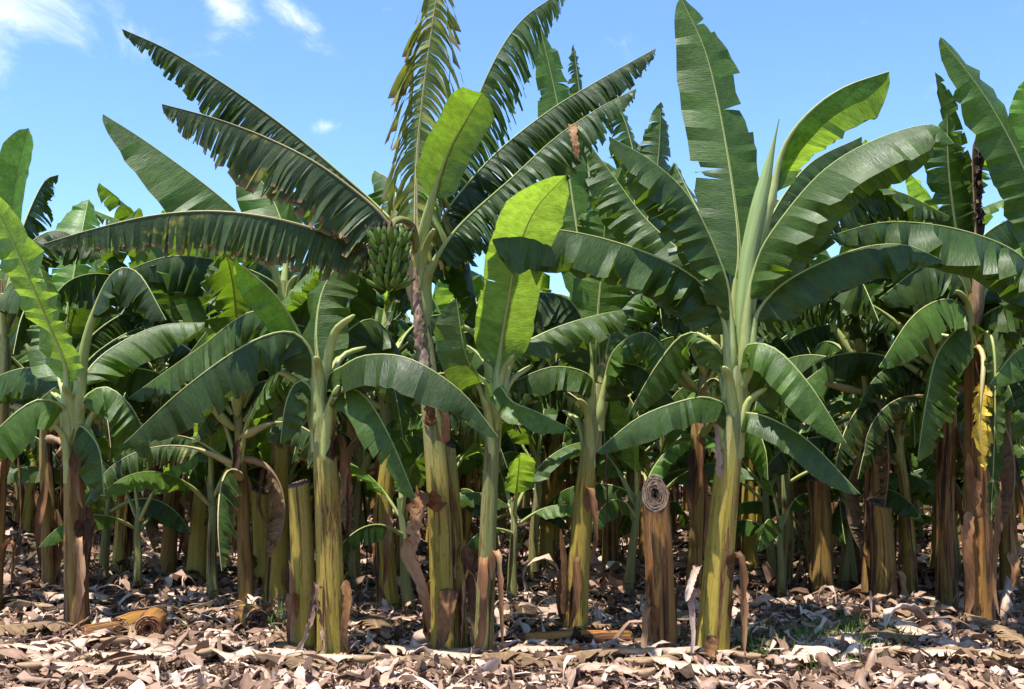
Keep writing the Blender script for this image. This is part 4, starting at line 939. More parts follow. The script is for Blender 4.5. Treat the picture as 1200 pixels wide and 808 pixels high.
RIBBONS = [('C', [(-0.516, 6.98, 1.001), (-0.548, 6.93, 1.097), (-0.613, 6.88, 1.112), (-0.645, 6.86, 0.982), (-0.655, 6.86, 0.783)], 0.202, 0.119, (1, -0.3, 0), 0.4, {'cup': 0.5, 'twist': 0.4, 'rough': 0.22}),
 ('C', [(-0.669, 6.88, 0.838), (-0.691, 6.88, 0.724), (-0.621, 6.88, 0.554), (-0.573, 6.88, 0.357), (-0.562, 6.9, 0.184)], 0.131, 0.036, (1, -0.2, 0), 0.35, {'cup': 0.5, 'twist': 0.6}),
 ('C', [(-0.418, 6.95, 0.487), (-0.438, 6.92, 0.35), (-0.459, 6.9, 0.184), (-0.501, 6.86, 0.081)], 0.154, 0.071, (1, -0.2, 0), 0.3, {'cup': 0.6}),
 ('C', [(-0.322, 7.0, 0.767), (-0.28, 6.98, 0.482), (-0.254, 6.95, 0.26), (-0.23, 6.92, 0.068)], 0.095, 0.059, (1, 0.2, 0), 0.2, {'cup': 0.6}),
 ('C', [(-0.6, 7.0, 1.852), (-0.618, 6.99, 2.03), (-0.639, 7.0, 2.21), (-0.636, 7.03, 2.352)], 0.131, 0.018, (1, -0.1, 0), 0.55, {'mat': 'paper', 'cup': 0.9, 'rough': 0.2}),
 ('C', [(-0.649, 6.99, 2.12), (-0.655, 6.98, 2.268), (-0.663, 6.99, 2.419), (-0.656, 7.03, 2.558)], 0.143, 0.018, (1, -0.1, 0), 0.62, {'mat': 'paper', 'cup': 0.9, 'rough': 0.2}),
 ('C', [(-0.676, 7.0, 2.39), (-0.676, 6.99, 2.51), (-0.684, 7.0, 2.632), (-0.676, 7.03, 2.74)], 0.119, 0.018, (1, -0.1, 0), 0.45, {'mat': 'paper', 'cup': 0.9, 'rough': 0.2}),
 ('C', [(-0.575, 7.0, 1.586), (-0.58, 6.98, 1.733), (-0.593, 6.98, 1.851), (-0.577, 7.0, 1.971)], 0.119, 0.024, (1, -0.1, 0), 0.4, {'cup': 0.9, 'rough': 0.2}),
 ('C', [(-0.472, 6.98, 1.468), (-0.459, 6.95, 1.644), (-0.505, 6.93, 1.761), (-0.469, 6.9, 1.906), (-0.431, 6.86, 1.805)], 0.083, 0.059, (1, -0.1, 0), 0.25, {'cup': 0.5}),
 ('C', [(0.413, 6.69, 3.634), (0.414, 6.63, 3.557), (0.43, 6.61, 3.457), (0.441, 6.61, 3.352)], 0.074, 0.051, (1, -0.2, 0), 0.35, {'cup': 0.6, 'rough': 0.2}),
 ('B', [(-1.267, 6.78, 0.513), (-1.279, 6.72, 0.533), (-1.317, 6.7, 0.361), (-1.344, 6.68, 0.228), (-1.41, 6.66, 0.124)], 0.069, 0.052, (1, -0.2, 0), 0.5,
  {'mat': 'litter', 'cup': 0.9, 'twist': 0.9, 'rough': 0.32}),
 ('B', [(-1.285, 6.76, 0.461), (-1.257, 6.74, 0.326), (-1.228, 6.72, 0.165), (-1.244, 6.7, 0.034)], 0.052, 0.035, (1, -0.2, 0), 0.35, {'mat': 'litter', 'cup': 0.9, 'rough': 0.32, 'twist': -0.6}),
 ('B', [(-1.116, 6.85, 0.558), (-1.094, 6.83, 0.449), (-1.108, 6.8, 0.232), (-1.081, 6.78, 0.098)], 0.081, 0.046, (1, -0.2, 0), 0.25, {'cup': 0.6}),
 ('G', [(1.2, 6.6, 0.486), (1.17, 6.55, 0.548), (1.141, 6.52, 0.446), (1.145, 6.5, 0.237), (1.106, 6.48, 0.057)], 0.056, 0.028, (1, -0.2, 0), 0.75, {'mat': 'litter', 'cup': 0.5, 'twist': 0.8}),
 ('G', [(1.218, 6.62, 0.679), (1.183, 6.55, 0.667), (1.128, 6.5, 0.556), (1.105, 6.5, 0.476)], 0.056, 0.05, (1, -0.2, 0), 0.85, {'mat': 'litter', 'cup': 0.6}),
 ('G', [(1.361, 6.62, 1.25), (1.347, 6.6, 1.362), (1.34, 6.6, 1.584), (1.327, 6.58, 1.695)], 0.084, 0.017, (1, -0.1, 0), 0.5, {'mat': 'paper', 'cup': 0.9, 'rough': 0.25}),
 ('G', [(1.281, 6.56, 0.252), (1.259, 6.54, 0.149), (1.228, 6.5, 0.026)], 0.101, 0.056, (1, -0.1, 0), 0.4, {'cup': 0.6}),
 ('H', [(3.703, 7.85, 1.194), (3.731, 7.8, 1.164), (3.706, 7.78, 0.809), (3.658, 7.78, 0.424), (3.683, 7.76, 0.172)], 0.066, 0.053, (1, -0.2, 0), 0.65, {'cup': 0.5, 'twist': 0.5}),
 ('H', [(3.514, 7.82, 0.935), (3.482, 7.8, 0.678), (3.495, 7.8, 0.357), (3.445, 7.78, 0.118)], 0.106, 0.066, (1, -0.2, 0), 0.3, {'cup': 0.6}),
 ('E', [(0.381, 7.62, 0.197), (0.393, 7.6, 0.388), (0.382, 7.6, 0.638), (0.362, 7.58, 0.828)], 0.077, 0.039, (1, -0.1, 0), 0.3, {'cup': 0.6})]
BUNCHES = [('C', [(-0.676, 7.1, 2.74), (-0.684, 6.85, 2.948), (-0.756, 6.65, 2.965), (-0.806, 6.55, 2.864), (-0.809, 6.52, 2.473)], (-0.808, 6.53, 2.758), 0.3, 6, 3, 1.02),
 ('E', [(0.678, 7.75, 1.917), (0.796, 7.9, 2.397), (0.945, 8.0, 2.648), (0.998, 8.0, 2.545), (0.995, 8.0, 2.236)], (0.998, 8.0, 2.531), 0.24, 5, 4, 0.8)]
STUMPS = [([(1.017, 7.0, 0.051), (1.007, 7.0, 0.652), (0.989, 7.0, 1.116)], 0.113, 0.104, 'stem_cut', (-0.12, -0.8, 0.6), 31, 'tall rust-brown cut stump with a slanted spiral cut face'),
 ([(-1.418, 7.05, 0.155), (-1.445, 7.05, 0.646), (-1.484, 7.05, 1.184)], 0.101, 0.083, 'stem', (-0.3, -0.2, 1), 32, 'yellow cut stem leaning against the taller yellow-green plant'),
 ([(-2.233, 9.3, 0.036), (-2.259, 9.3, 0.51), (-2.301, 9.3, 1.012)], 0.118, 0.103, 'stem', (0.3, -0.2, 1), 33, 'thick yellow cut stem behind the pair of yellow-green stems'),
 ([(-0.4, 7.3, 0.105), (-0.428, 7.3, 0.734), (-0.481, 7.3, 1.464)], 0.093, 0.081, 'stem', (0.4, -0.2, 1), 36, 'short cut stem pressed against the tall fruiting plant'),
 ([(2.899, 9.6, 0.05), (2.915, 9.6, 0.636), (2.895, 9.6, 1.115)], 0.13, 0.114, 'stem_brown', (-0.2, -0.2, 1), 34, 'orange-brown cut stem standing in front of the sunlit leaf heap'),
 ([(3.233, 8.9, 0.028), (3.233, 8.9, 0.482), (3.217, 8.9, 0.924)], 0.128, 0.113, 'stem_brown', (0.2, -0.3, 1), 35, 'dark rotting cut stem wrapped in brown sheaths')]
SECOND_ROW = [(-3.055, 9.9, 2.3, 101, 12, 1.05, 2, 'banana plant with thick olive stem behind the cut stem rounds', {}),
 (-3.445, 10.2, 2.1, 102, 11, 0.85, 1, 'banana plant with dark stem just beside the thick olive stem', {}),
 (-2.238, 8.6, 1.9, 103, 9, 0.65, 1, 'thin dark-stemmed banana plant in front of the thick yellow cut stem', {}),
 (-1.064, 8.8, 2.25, 104, 11, 0.95, 0, 'banana plant with yellow stem between the yellow-green pair and the fruiting plant', {}),
 (-4.233, 9.4, 2.1, 105, 11, 0.8, 3, 'banana plant with leaning brown stem behind the short brown-stemmed plant', {}),
 (-0.468, 10.2, 2.3, 106, 11, 0.9, 0, 'banana plant half hidden behind the slender green plant', {}),
 (1.644, 9.3, 2.35, 107, 11, 0.75, 3, 'dark-stemmed banana plant behind the tall cut stump', {'dead': 0}),
 (1.017, 10.6, 2.3, 108, 12, 0.9, 1, 'banana plant with mottled stem behind the leaning scarred stem', {'dead': 0}),
 (2.615, 11.2, 2.4, 109, 12, 0.9, 0, 'banana plant just behind the plant with the rolled new leaf', {}),
 (3.222, 9.2, 2.5, 110, 12, 0.85, 3, 'banana plant rising out of the dark rotting cut stem clump', {}),
 (3.63, 9.3, 2.2, 111, 10, 0.62, 0, 'thin-stemmed banana plant between the rotting clump and the reddish stem', {}),
 (3.658, 8.6, 2.5, 112, 11, 0.95, 3, 'banana plant with grey-brown stem touching the reddish-stemmed plant', {}),
 (4.488, 9.2, 2.3, 113, 11, 0.9, 1, 'dark banana plant behind the plant with the yellow torn leaf', {}), (-1.481, 9.6, 1.9, 114, 9, 0.6, 4, 'thin green banana plant between two yellow stems', {}),
 (0.367, 11.0, 2.4, 115, 12, 0.9, 2, 'banana plant far behind the gap beside the slender green plant', {}),
 (-4.066, 10.6, 2.2, 116, 12, 0.9, 0, 'banana plant with ragged upright leaves behind the short plant', {})]
SUCKERS = [(0.0, 9.0, 0.9, 201, 5, 'young sucker with bright leaves beside the slender green plant'), (-0.861, 8.6, 1.0, 202, 5, 'young sucker growing behind the fruiting stem'),
 (-3.412, 9.3, 0.8, 203, 5, 'small sucker in the shade beside the short brown-stemmed plant'), (-2.598, 8.9, 1.1, 204, 5, 'sucker with one broad dark leaf between the left stems'),
 (1.036, 9.2, 1.0, 205, 5, 'young sucker behind the leaning scarred stem'), (2.469, 9.4, 0.8, 206, 4, 'young sucker right of the rolled-leaf plant'),
 (3.402, 10.2, 1.2, 207, 6, 'tall sucker above the sunlit leaf heap'), (-2.168, 10.0, 1.2, 208, 6, 'sucker behind the thick yellow cut stem'),
 (-3.923, 9.8, 1.05, 220, 6, 'leafy sucker filling the shade behind the short brown-stemmed plant'),
 (-2.297, 10.2, 1.1500000000000001, 221, 6, 'leafy sucker filling the shade beside the yellow-green stem pair'), (-0.634, 9.5, 1.25, 222, 6, 'leafy sucker filling the shade beside the fruiting stem'),
 (0.206, 9.9, 1.35, 223, 6, 'leafy sucker filling the shade left of the leaning scarred stem'), (1.376, 10.0, 1.05, 224, 6, 'leafy sucker filling the shade behind the tall cut stump'),
 (2.62, 10.3, 1.1500000000000001, 225, 6, 'leafy sucker filling the shade beside the rolled-leaf plant'),
 (3.179, 9.9, 1.25, 226, 6, 'leafy sucker filling the shade in the gap before the rotting stem'), (4.376, 9.9, 1.35, 227, 6, 'leafy sucker filling the shade beside the reddish stem')]


def stem_point(C, z):
    i = int(np.argmin(np.abs(C[:, 2] - z)))
    return C[i]

for pname, pd in PLANTS.items():
    P = np.array(pd['stem'])
    P[0, 2] = gz(P[0, 0], P[0, 1]) - 0.05
    root = root_empty('banana_plant', (P[0, 0], P[0, 1], P[0, 2] + 0.05))
    tag(root, pd['label'], 'banana plant', 'banana plants along the field edge' if pd.get('grp', True) else None)
    o, C, T = stem_obj('pseudostem', P, pd['r'][0], pd['r'][1], pd['mat'], pd['seed'], root, layers=pd.get('layers', 3))
    auto_sheaths(root, C, pd['r'][0], pd['r'][1], pd.get('sheaths', 5), pd['seed'] + 5, pd.get('zmax', 0.75))
    pd['C'], pd['root'] = C, root
    crown_stalks(root, C, pd['r'][1], pd.get('stalks', 6), pd['seed'] + 9, pd.get('zone', .55))
    rtop = pd['r'][1]
    for li, (mat, pts, hw, kw) in enumerate(LEAVES[pname]):
        pts = np.array(pts)
        kw = dict(kw)
        kw.setdefault('seed', pd['seed'] * 100 + li * 7 + 1)
        # the petiole clasps the stem below the point where it leaves it
        d = pts[1] - pts[0]; d[2] = 0
        d = d / max(np.linalg.norm(d), 1e-6)
        if np.linalg.norm(pts[1][:2] - pts[0][:2]) < 0.03: d = np.array([0, 0, 0])
        low = stem_point(C, min(pts[0, 2] - 0.30, C[-1, 2] - 0.10))
        st = stem_point(C, pts[0, 2])
        pts[0] = np.array([st[0], st[1], pts[0, 2]]) * 0.75 + pts[0] * 0.25 + d * rtop * 0.75
        pts = np.vstack([low + d * rtop * 0.15, pts])
        if mat == 'ROLL':
            rolled_leaf(root, pts, hw, kw.get('mat', 'rolled'), kw['seed'])
            continue
        hero_leaf(root, pts, mat, hw=hw, **kw)

for pname, P, w0, w1, side, tone, kw in RIBBONS:
    ribbon('dry_sheath', [np.array(p) for p in P], w0, w1, side, kw.get('mat', 'sheath'), PLANTS[pname]['root'], tone=tone, cup=kw.get('cup', 0.5), seed=len(P) * 7 + int(abs(P[0][0]) * 100), rough=kw.get('rough', 0.12), twist=kw.get('twist', 0.0), n=24)

# ------------------------------------------------------------------ fruit bunch
def banana_mesh(L=0.17, r=0.019):
    n, ring = 9, 7
    a = np.linspace(0, 1, n)
    C = np.stack([L * (a * 0.86), np.zeros(n), L * (0.62 * a ** 2)], 1)
    T = norm(np.gradient(C, axis=0))
    B = np.array([0, 1.0, 0]); N = np.cross(B[None], T)
    rad = r * np.array([0.42, 0.55, 0.88, 1.0, 1.02, 1.0, 0.86, 0.50, 0.26])
    th = np.linspace(0, 2 * np.pi, ring, endpoint=False)
    V = np.concatenate([C[i] + rad[i] * (np.cos(th)[:, None] * B + np.sin(th)[:, None] * N[i]) for i in range(n)])
    V = np.vstack([V, C[-1] + T[-1] * 0.003])
    F = grid_faces(n, ring, True)
    cap = np.array([[(n - 1) * ring + j, (n - 1) * ring + (j + 1) % ring, len(V) - 1, len(V) - 1] for j in range(ring)])
    me = bpy.data.meshes.new('banana')
    fl = [tuple(f) for f in F] + [tuple(c[:3]) for c in cap]
    me.from_pydata([tuple(v) for v in V], [], fl)
    me.materials.append(M['banana']); me.materials.append(M['banana_tip'])
    for p in me.polygons:
        p.use_smooth = True
        if p.index >= len(F) - ring: p.material_index = 1
    me.update()
    return me
BANANA = banana_mesh()

def fruit_bunch(root, P, top, length, hands, seed, big=1.0):
    """P: fruit stalk control points; bunch hangs from `top` downwards"""
    rg = np.random.default_rng(seed)
    V, F, uv, tn, C, T = stem_geometry(P, 0.032, 0.024, seed, nr=24, ring=12, layers=1, flare=1.0)
    o = mesh_obj('fruit_bunch', mesh_from('fruit_stalk', V, F, M['stem_green'], uv, tn))
    place_under(o, root)
    for h in range(hands):
        z = top[2] - length * (h + 0.2) / hands
        nf = int(rg.integers(12, 15)); sc = big * (1.0 - 0.30 * h / hands)
        for row in range(2):
            for j in range(nf // 2 + 2):
                a = (j + 0.5 * row) / (nf // 2 + 2) * 2 * math.pi + h * 0.7 + rg.normal(0, .06)
                b = bpy.data.objects.new('banana', BANANA)
                tilt = -0.25 - 0.45 * row + rg.normal(0, .08) + (h == hands - 1) * 0.3
                mat = Matrix.Translation((top[0] + math.cos(a) * 0.045, top[1] + math.sin(a) * 0.045, z - row * 0.020)) @ Matrix.Rotation(a, 4, 'Z') @ Matrix.Rotation(tilt, 4, 'Y') @ Matrix.Scale(sc * rg.uniform(.92, 1.06), 4)
                link(b, o)
                b.matrix_local = mat
    return o
for pname, P, top, length, hands, seed, big in BUNCHES:
    fruit_bunch(PLANTS[pname]['root'], np.array(P), top, length, hands, seed, big)

# ------------------------------------------------------------------ cut stems (stumps) along the edge
for (P, r0, r1, mat, cutn, seed, label) in STUMPS:
    P = np.array(P); P[0, 2] = gz(P[0, 0], P[0, 1]) - 0.05
    rt = cut_stem('banana_stump', P, r0, r1, mat, cutn, seed, label)
    Cc, _ = spline(P, 30)
    auto_sheaths(rt, Cc, r0, r1, 4, seed + 3, 0.35)
    if label.startswith('tall rust'): STUMP_F = rt

# ------------------------------------------------------------------ rows behind: shared leaf, stem and sheath meshes
def arc_points(elev, droop, L, n=7, power=1.4, sway=0.0):
    a = np.radians(elev); p = np.zeros(3); out = [p.copy()]
    for i in range(n):
        t = (i + 0.5) / n
        ang = a - np.radians(droop) * t ** power
        p = p + np.array([math.cos(ang), sway * t * t, math.sin(ang)]) * L / n
        out.append(p.copy())
    return np.array(out)
LIB = []
lrg = np.random.default_rng(21)
#        elev droop  L    hw   fold  tear  mat     pet
LIBDEF = [(72, 105, 2.30, .30, 58, .50, 'dark', .20), (66, 110, 2.20, .31, 64, .75, 'dark', .20), (60, 95, 2.10, .30, 55, .25, 'mid', .20),
          (55, 115, 2.20, .30, 68, .85, 'dark', .20), (48, 120, 2.00, .28, 60, .35, 'mid', .22), (40, 110, 1.90, .28, 62, .60, 'dark', .22),
          (30, 105, 1.90, .27, 60, .70, 'old', .22), (78, 60, 2.10, .29, 30, .25, 'mid', .20), (84, 35, 1.90, .27, 18, .12, 'young', .22),
          (70, 70, 2.00, .30, 40, .45, 'mid', .20), (20, 105, 1.70, .25, 66, .80, 'old', .24), (62, 125, 2.35, .30, 70, .92, 'dark', .20)]
for i, (e, d, L, hw, fo, te, mt, pe) in enumerate(LIBDEF):
    for v in range(2):
        P = arc_points(e, d, L, sway=lrg.normal(0, .12))
        LIB.append((e, joined_leaf_mesh(P, mt, pet=pe, hw=hw, fold=(fo + lrg.normal(0, 6), fo + lrg.normal(0, 6)), curl=(lrg.uniform(4, 14), lrg.uniform(4, 14)),
                    tear=te, hang=10 + 8 * te, strip=.034 if te > .6 else .055, pleat=lrg.uniform(5, 10), seed=300 + i * 5 + v, nt=6, ncol=2, roll=(0, lrg.normal(0, 22)))))
SMALL = []
for i, (e, d, L, hw, fo, te, mt) in enumerate([(80, 40, 1.2, .17, 15, 0.0, 'young'), (68, 75, 1.3, .19, 30, .1, 'mid'), (55, 90, 1.3, .19, 40, .2, 'mid'), (42, 95, 1.2, .18, 45, .3, 'mid'), (30, 95, 1.1, .17, 50, .3, 'dark'), (62, 60, 1.25, .18, 20, .05, 'young')]):
    P = arc_points(e, d, L, sway=lrg.normal(0, .08))
    SMALL.append((e, joined_leaf_mesh(P, mt, pet=.24, hw=hw, fold=(fo, fo + lrg.normal(0, 8)), curl=(8, 8), tear=te, hang=12, strip=.07, pleat=7, seed=500 + i, nt=5, ncol=2, rib=(.022, .009), roll=(0, lrg.normal(0, 25)))))
DEADLIB = []
for i in range(3):
    P = arc_points(25, 150, 1.3 + .15 * i, power=0.55)
    DEADLIB.append(joined_leaf_mesh(P, ('dry', 'rotten', 'dry')[i], pet=.25, hw=.20, fold=(82, 84), curl=(6, 6), tear=.8, hang=22, strip=.05, pleat=14, seed=700 + i, nt=5, ncol=2))
STUBLIB = []
for i in range(3):
    o_ = (.5, .7, .85)[i]; L_ = (.5, .42, .6)[i]
    V, F, uv, tn = stalk_geometry([np.array([.02, 0, -.2]), np.array([.06, 0, 0]), np.array([.07 + L_ * .28 * o_, 0, L_ * .5]), np.array([.07 + L_ * o_, .03, L_ * (.95 - .35 * o_)])], .030, .013)
    STUBLIB.append(mesh_from('leaf_stalk', V, F, M['rib_young'], uv, tn))
STEMLIB = []
for i, mt in enumerate(['stem', 'stem_brown', 'stem', 'stem_brown', 'stem_green', 'stem_cut']):
    r = np.random.default_rng(40 + i)
    P = np.array([[0, 0, -0.06], [r.normal(0, .02), r.normal(0, .02), 0.9], [r.normal(0, .05), r.normal(0, .05), 1.7], [r.normal(0, .07), r.normal(0, .07), 2.4]])
    V, F, uv, tn, C, T = stem_geometry(P, .112, .062, 60 + i, nr=34, ring=26)
    STEMLIB.append((mesh_from('pseudostem', V, F, M[mt], uv, tn), C))
SHEATHLIB = []
for i in range(5):
    r = np.random.default_rng(90 + i)
    L = r.uniform(.4, .8)
    P = np.array([[0.085, 0, .25], [.10, 0, .12], [.15 + .05 * r.random(), 0, -L * .3], [.12 + .1 * r.random(), r.normal(0, .06), -L]])
    V, F, uv, tn = ribbon_geometry(P, .15, .05, (0, 1, 0), cup=.6, seed=i, n=10, across=5, rough=.18, twist=r.normal(0, .5))
    SHEATHLIB.append(mesh_from('dry_sheath', V, F, M['sheath'], uv, np.clip(tn - .1 + r.uniform(-.2, .25), 0, 1)))

def copy_part(name, me, root, loc, rot, scale):
    o = bpy.data.objects.new(name, me)
    o.location = loc; o.rotation_euler = rot
    o.scale = scale if isinstance(scale, tuple) else (scale,) * 3
    link(o, root)
    return o

def auto_plant(x, y, h, seed, nleaf=9, thick=1.0, stem_i=None, dead=1, sheaths=3, azs=None, name='banana_plant', droopy=False):
    rg = np.random.default_rng(seed)
    root = root_empty(name, (x, y, gz(x, y)), 0)
    si = int(rg.integers(len(STEMLIB) - 1)) if stem_i is None else stem_i
    me, C = STEMLIB[si]
    rz = rg.uniform(0, 6.28); zs = h / 2.4
    so = copy_part('pseudostem', me, root, (0, 0, 0), (rg.normal(0, .03), rg.normal(0, .03), rz), (thick, thick, zs))
    mt = so.rotation_euler.to_matrix() @ Matrix.Diagonal((thick, thick, zs))
    top = mt @ Vector(C[-1])
    a0 = rg.uniform(0, 6.28)
    order = sorted(rg.choice(len(LIB), nleaf, replace=nleaf > len(LIB)), key=lambda k: LIB[k][0])
    for j, k in enumerate(order):
        a = a0 + j * 2.4 + rg.normal(0, .25) if azs is None else azs[j % len(azs)] + rg.normal(0, .15)
        q = 0.80 + 0.19 * j / nleaf
        p = mt @ Vector(C[int(q * (len(C) - 1))])
        copy_part('leaf', LIB[k][1], root, (p.x + .03 * math.cos(a), p.y + .03 * math.sin(a), p.z), (rg.normal(0, .08), rg.normal(.0, .08), a), rg.uniform(.82, 1.08) * (0.9 + 0.1 * h / 2.4))
    for j in range(int(rg.integers(2, 5))):
        p = mt @ Vector(C[int(rg.uniform(.74, .96) * (len(C) - 1))])
        copy_part('leaf_stalk', STUBLIB[int(rg.integers(3))], root, p, (0, 0, rg.uniform(0, 6.28)), rg.uniform(.8, 1.1))
    low = [k for k in range(len(LIB)) if LIB[k][0] <= 60]
    for j in range(int(rg.integers(3, 7))):
        a = rg.uniform(0, 6.28)
        p = mt @ Vector(C[int(rg.uniform(.60, .85) * (len(C) - 1))])
        copy_part('leaf', LIB[int(rg.choice(low))][1], root, (p.x + .03 * math.cos(a), p.y + .03 * math.sin(a), p.z), (rg.normal(0, .1), rg.uniform(0, .3), a), rg.uniform(.6, .9))
    for j in range(dead):
        p = mt @ Vector(C[int(rg.uniform(.70, .82) * (len(C) - 1))])
        copy_part('dead_leaf', DEADLIB[int(rg.integers(3))], root, p, (0, rg.normal(0, .1), rg.uniform(0, 6.28)), rg.uniform(.8, 1.1))
    for j in range(sheaths):
        p = mt @ Vector(C[int(rg.uniform(.2, .68) * (len(C) - 1))])
        copy_part('dry_sheath', SHEATHLIB[int(rg.integers(5))], root, p, (0, 0, rg.uniform(0, 6.28)), (thick, thick, min(1.0, (p.z - .02) / .8)))
    return root

def auto_sucker(x, y, h, seed, nleaf=5):
    rg = np.random.default_rng(seed)
    root = root_empty('banana_sucker', (x, y, gz(x, y)))
    me, C = STEMLIB[4]
    th = 0.26 + 0.22 * h
    so = copy_part('pseudostem', me, root, (0, 0, 0), (rg.normal(0, .06), rg.normal(0, .06), rg.uniform(0, 6.28)), (th, th, h / 2.4))
    mt = so.rotation_euler.to_matrix() @ Matrix.Diagonal((th, th, h / 2.4))
    a0 = rg.uniform(0, 6.28)
    order = sorted(rg.choice(len(SMALL), nleaf, replace=nleaf > len(SMALL)), key=lambda k: SMALL[k][0])
    for j, k in enumerate(order):
        a = a0 + j * 2.4 + rg.normal(0, .3)
        p = mt @ Vector(C[int((0.72 + 0.26 * j / nleaf) * (len(C) - 1))])
        copy_part('leaf', SMALL[k][1], root, p, (rg.normal(0, .1), rg.normal(0, .1), a), rg.uniform(.75, 1.1) * (.65 + .35 * h))
    return root

def auto_stump(x, y, h, seed, label, group):
    rg = np.random.default_rng(seed)
    P = np.array([[x, y, gz(x, y) - .05], [x + rg.normal(0, .02), y, h * .5], [x + rg.normal(0, .04), y + rg.normal(0, .03), h]])
    return cut_stem('banana_stump', P, rg.uniform(.10, .13), rg.uniform(.085, .105), ('stem_cut', 'stem_brown', 'stem')[int(rg.integers(3))], (rg.normal(0, .35), rg.normal(-.3, .3), 1.0), seed, label, group)

taken = []
for (x, y, h, seed, nl, thick, si, label, kw) in SECOND_ROW:
    r = auto_plant(x, y, h, seed, nl, thick, si, **kw)
    tag(r, label, 'banana plant', 'banana plants in the second row')
    taken.append((x, y))
for (x, y, h, seed, nl, label) in SUCKERS:
    tag(auto_sucker(x, y, h, seed, nl), label, 'banana plant', 'young banana suckers')
for pd in PLANTS.values(): taken.append(tuple(pd['stem'][0][:2]))
for s in STUMPS: taken.append(tuple(s[0][0][:2]))

rrg = np.random.default_rng(5)
ORD = ['third', 'fourth', 'fifth', 'sixth', 'seventh', 'eighth', 'ninth', 'tenth', 'eleventh', 'twelfth']
STEMCOL = ['yellow-olive', 'brown', 'olive', 'dark brown', 'green']
MARKS = [(PLANTS['A']['stem'][0], 'the short brown-stemmed plant'), (PLANTS['B']['stem'][0], 'the yellow-green stem pair'), (PLANTS['C']['stem'][0], 'the fruiting plant'), (PLANTS['E']['stem'][0], 'the leaning scarred stem'),
         (STUMPS[0][0][0], 'the tall cut stump'), (PLANTS['G']['stem'][0], 'the rolled-leaf plant'), (STUMPS[5][0][0], 'the rotting cut stem'), (PLANTS['H']['stem'][0], 'the reddish stem')]
def behind(x, y):
    """the front-row landmark that stands most nearly in the same cross-row line as (x, y)"""
    return min(MARKS, key=lambda m: abs(m[0][0] - x))[1]
def nearest(x, y):
    return min(MARKS, key=lambda m: (m[0][0] - x) ** 2 + (m[0][1] - y) ** 2)[1]
for row, yy in enumerate((10.8, 12.7, 14.7, 16.8, 19.0, 21.4, 24.0, 27.0, 30.2, 33.6)):
    half = yy * 0.55 + 1.6
    x = -half + rrg.uniform(0, 1.0)
    step = 1.30 if row < 5 else 1.6
    while x < half:
        px, py = x + rrg.normal(0, .18), yy + rrg.normal(0, .22)
        if all((px - a) ** 2 + (py - b) ** 2 > 0.5 for a, b in taken):
            s = int(rrg.integers(1e6))
            h = rrg.uniform(1.75, 2.5)
            si = int(rrg.choice([0, 1, 2, 3, 1, 3, 4])); nd = int(rrg.integers(0, 3))
            r = auto_plant(px, py, h, s, int(rrg.integers(8, 11)), rrg.uniform(.6, 1.0), si, dead=nd, sheaths=int(rrg.integers(2, 5)))
            tag(r, '%s %s-stemmed banana plant, %s, %s row back behind %s' % ('short' if h < 2.0 else 'tall' if h > 2.25 else 'mature', STEMCOL[si], ('no dead leaf', 'one dead leaf', 'two dead leaves')[nd], ORD[row], behind(px, py)), 'banana plant', 'banana plants in the rows behind')
            taken.append((px, py))
            for rep in range(int(rrg.choice([1, 2, 2] if row < 4 else [1, 1, 2])) if row < 8 else 0):
                sh, sn_ = rrg.uniform(.7, 1.6), int(rrg.integers(4, 7))
                sx, sy = px + rrg.normal(0, .5), py + rrg.normal(0, .4) - .2
                tag(auto_sucker(sx, sy, sh, s + 1 + rep, sn_),
                    ('low', 'knee-high', 'waist-high', 'chest-high')[min(3, int((sh - .7) / .225))] + (' four', ' five', ' six')[sn_ - 4] + '-leaved banana sucker in the %s row back behind %s' % (ORD[row], behind(sx, sy)), 'banana plant', 'young suckers in the rows behind')
            if rrg.random() < .8 and row < 8:
                th_ = rrg.uniform(.6, 1.3)
                auto_stump(px + rrg.choice([-1, 1]) * rrg.uniform(.25, .45), py + rrg.normal(0, .25), th_, s + 2, ('short ' if th_ < .85 else 'tall ' if th_ > 1.08 else 'mid-height ') + 'cut-off banana stem in the %s row back behind %s' % (ORD[row], behind(px, py)), 'cut stems in the rows behind')
        x += step * rrg.uniform(.8, 1.2)

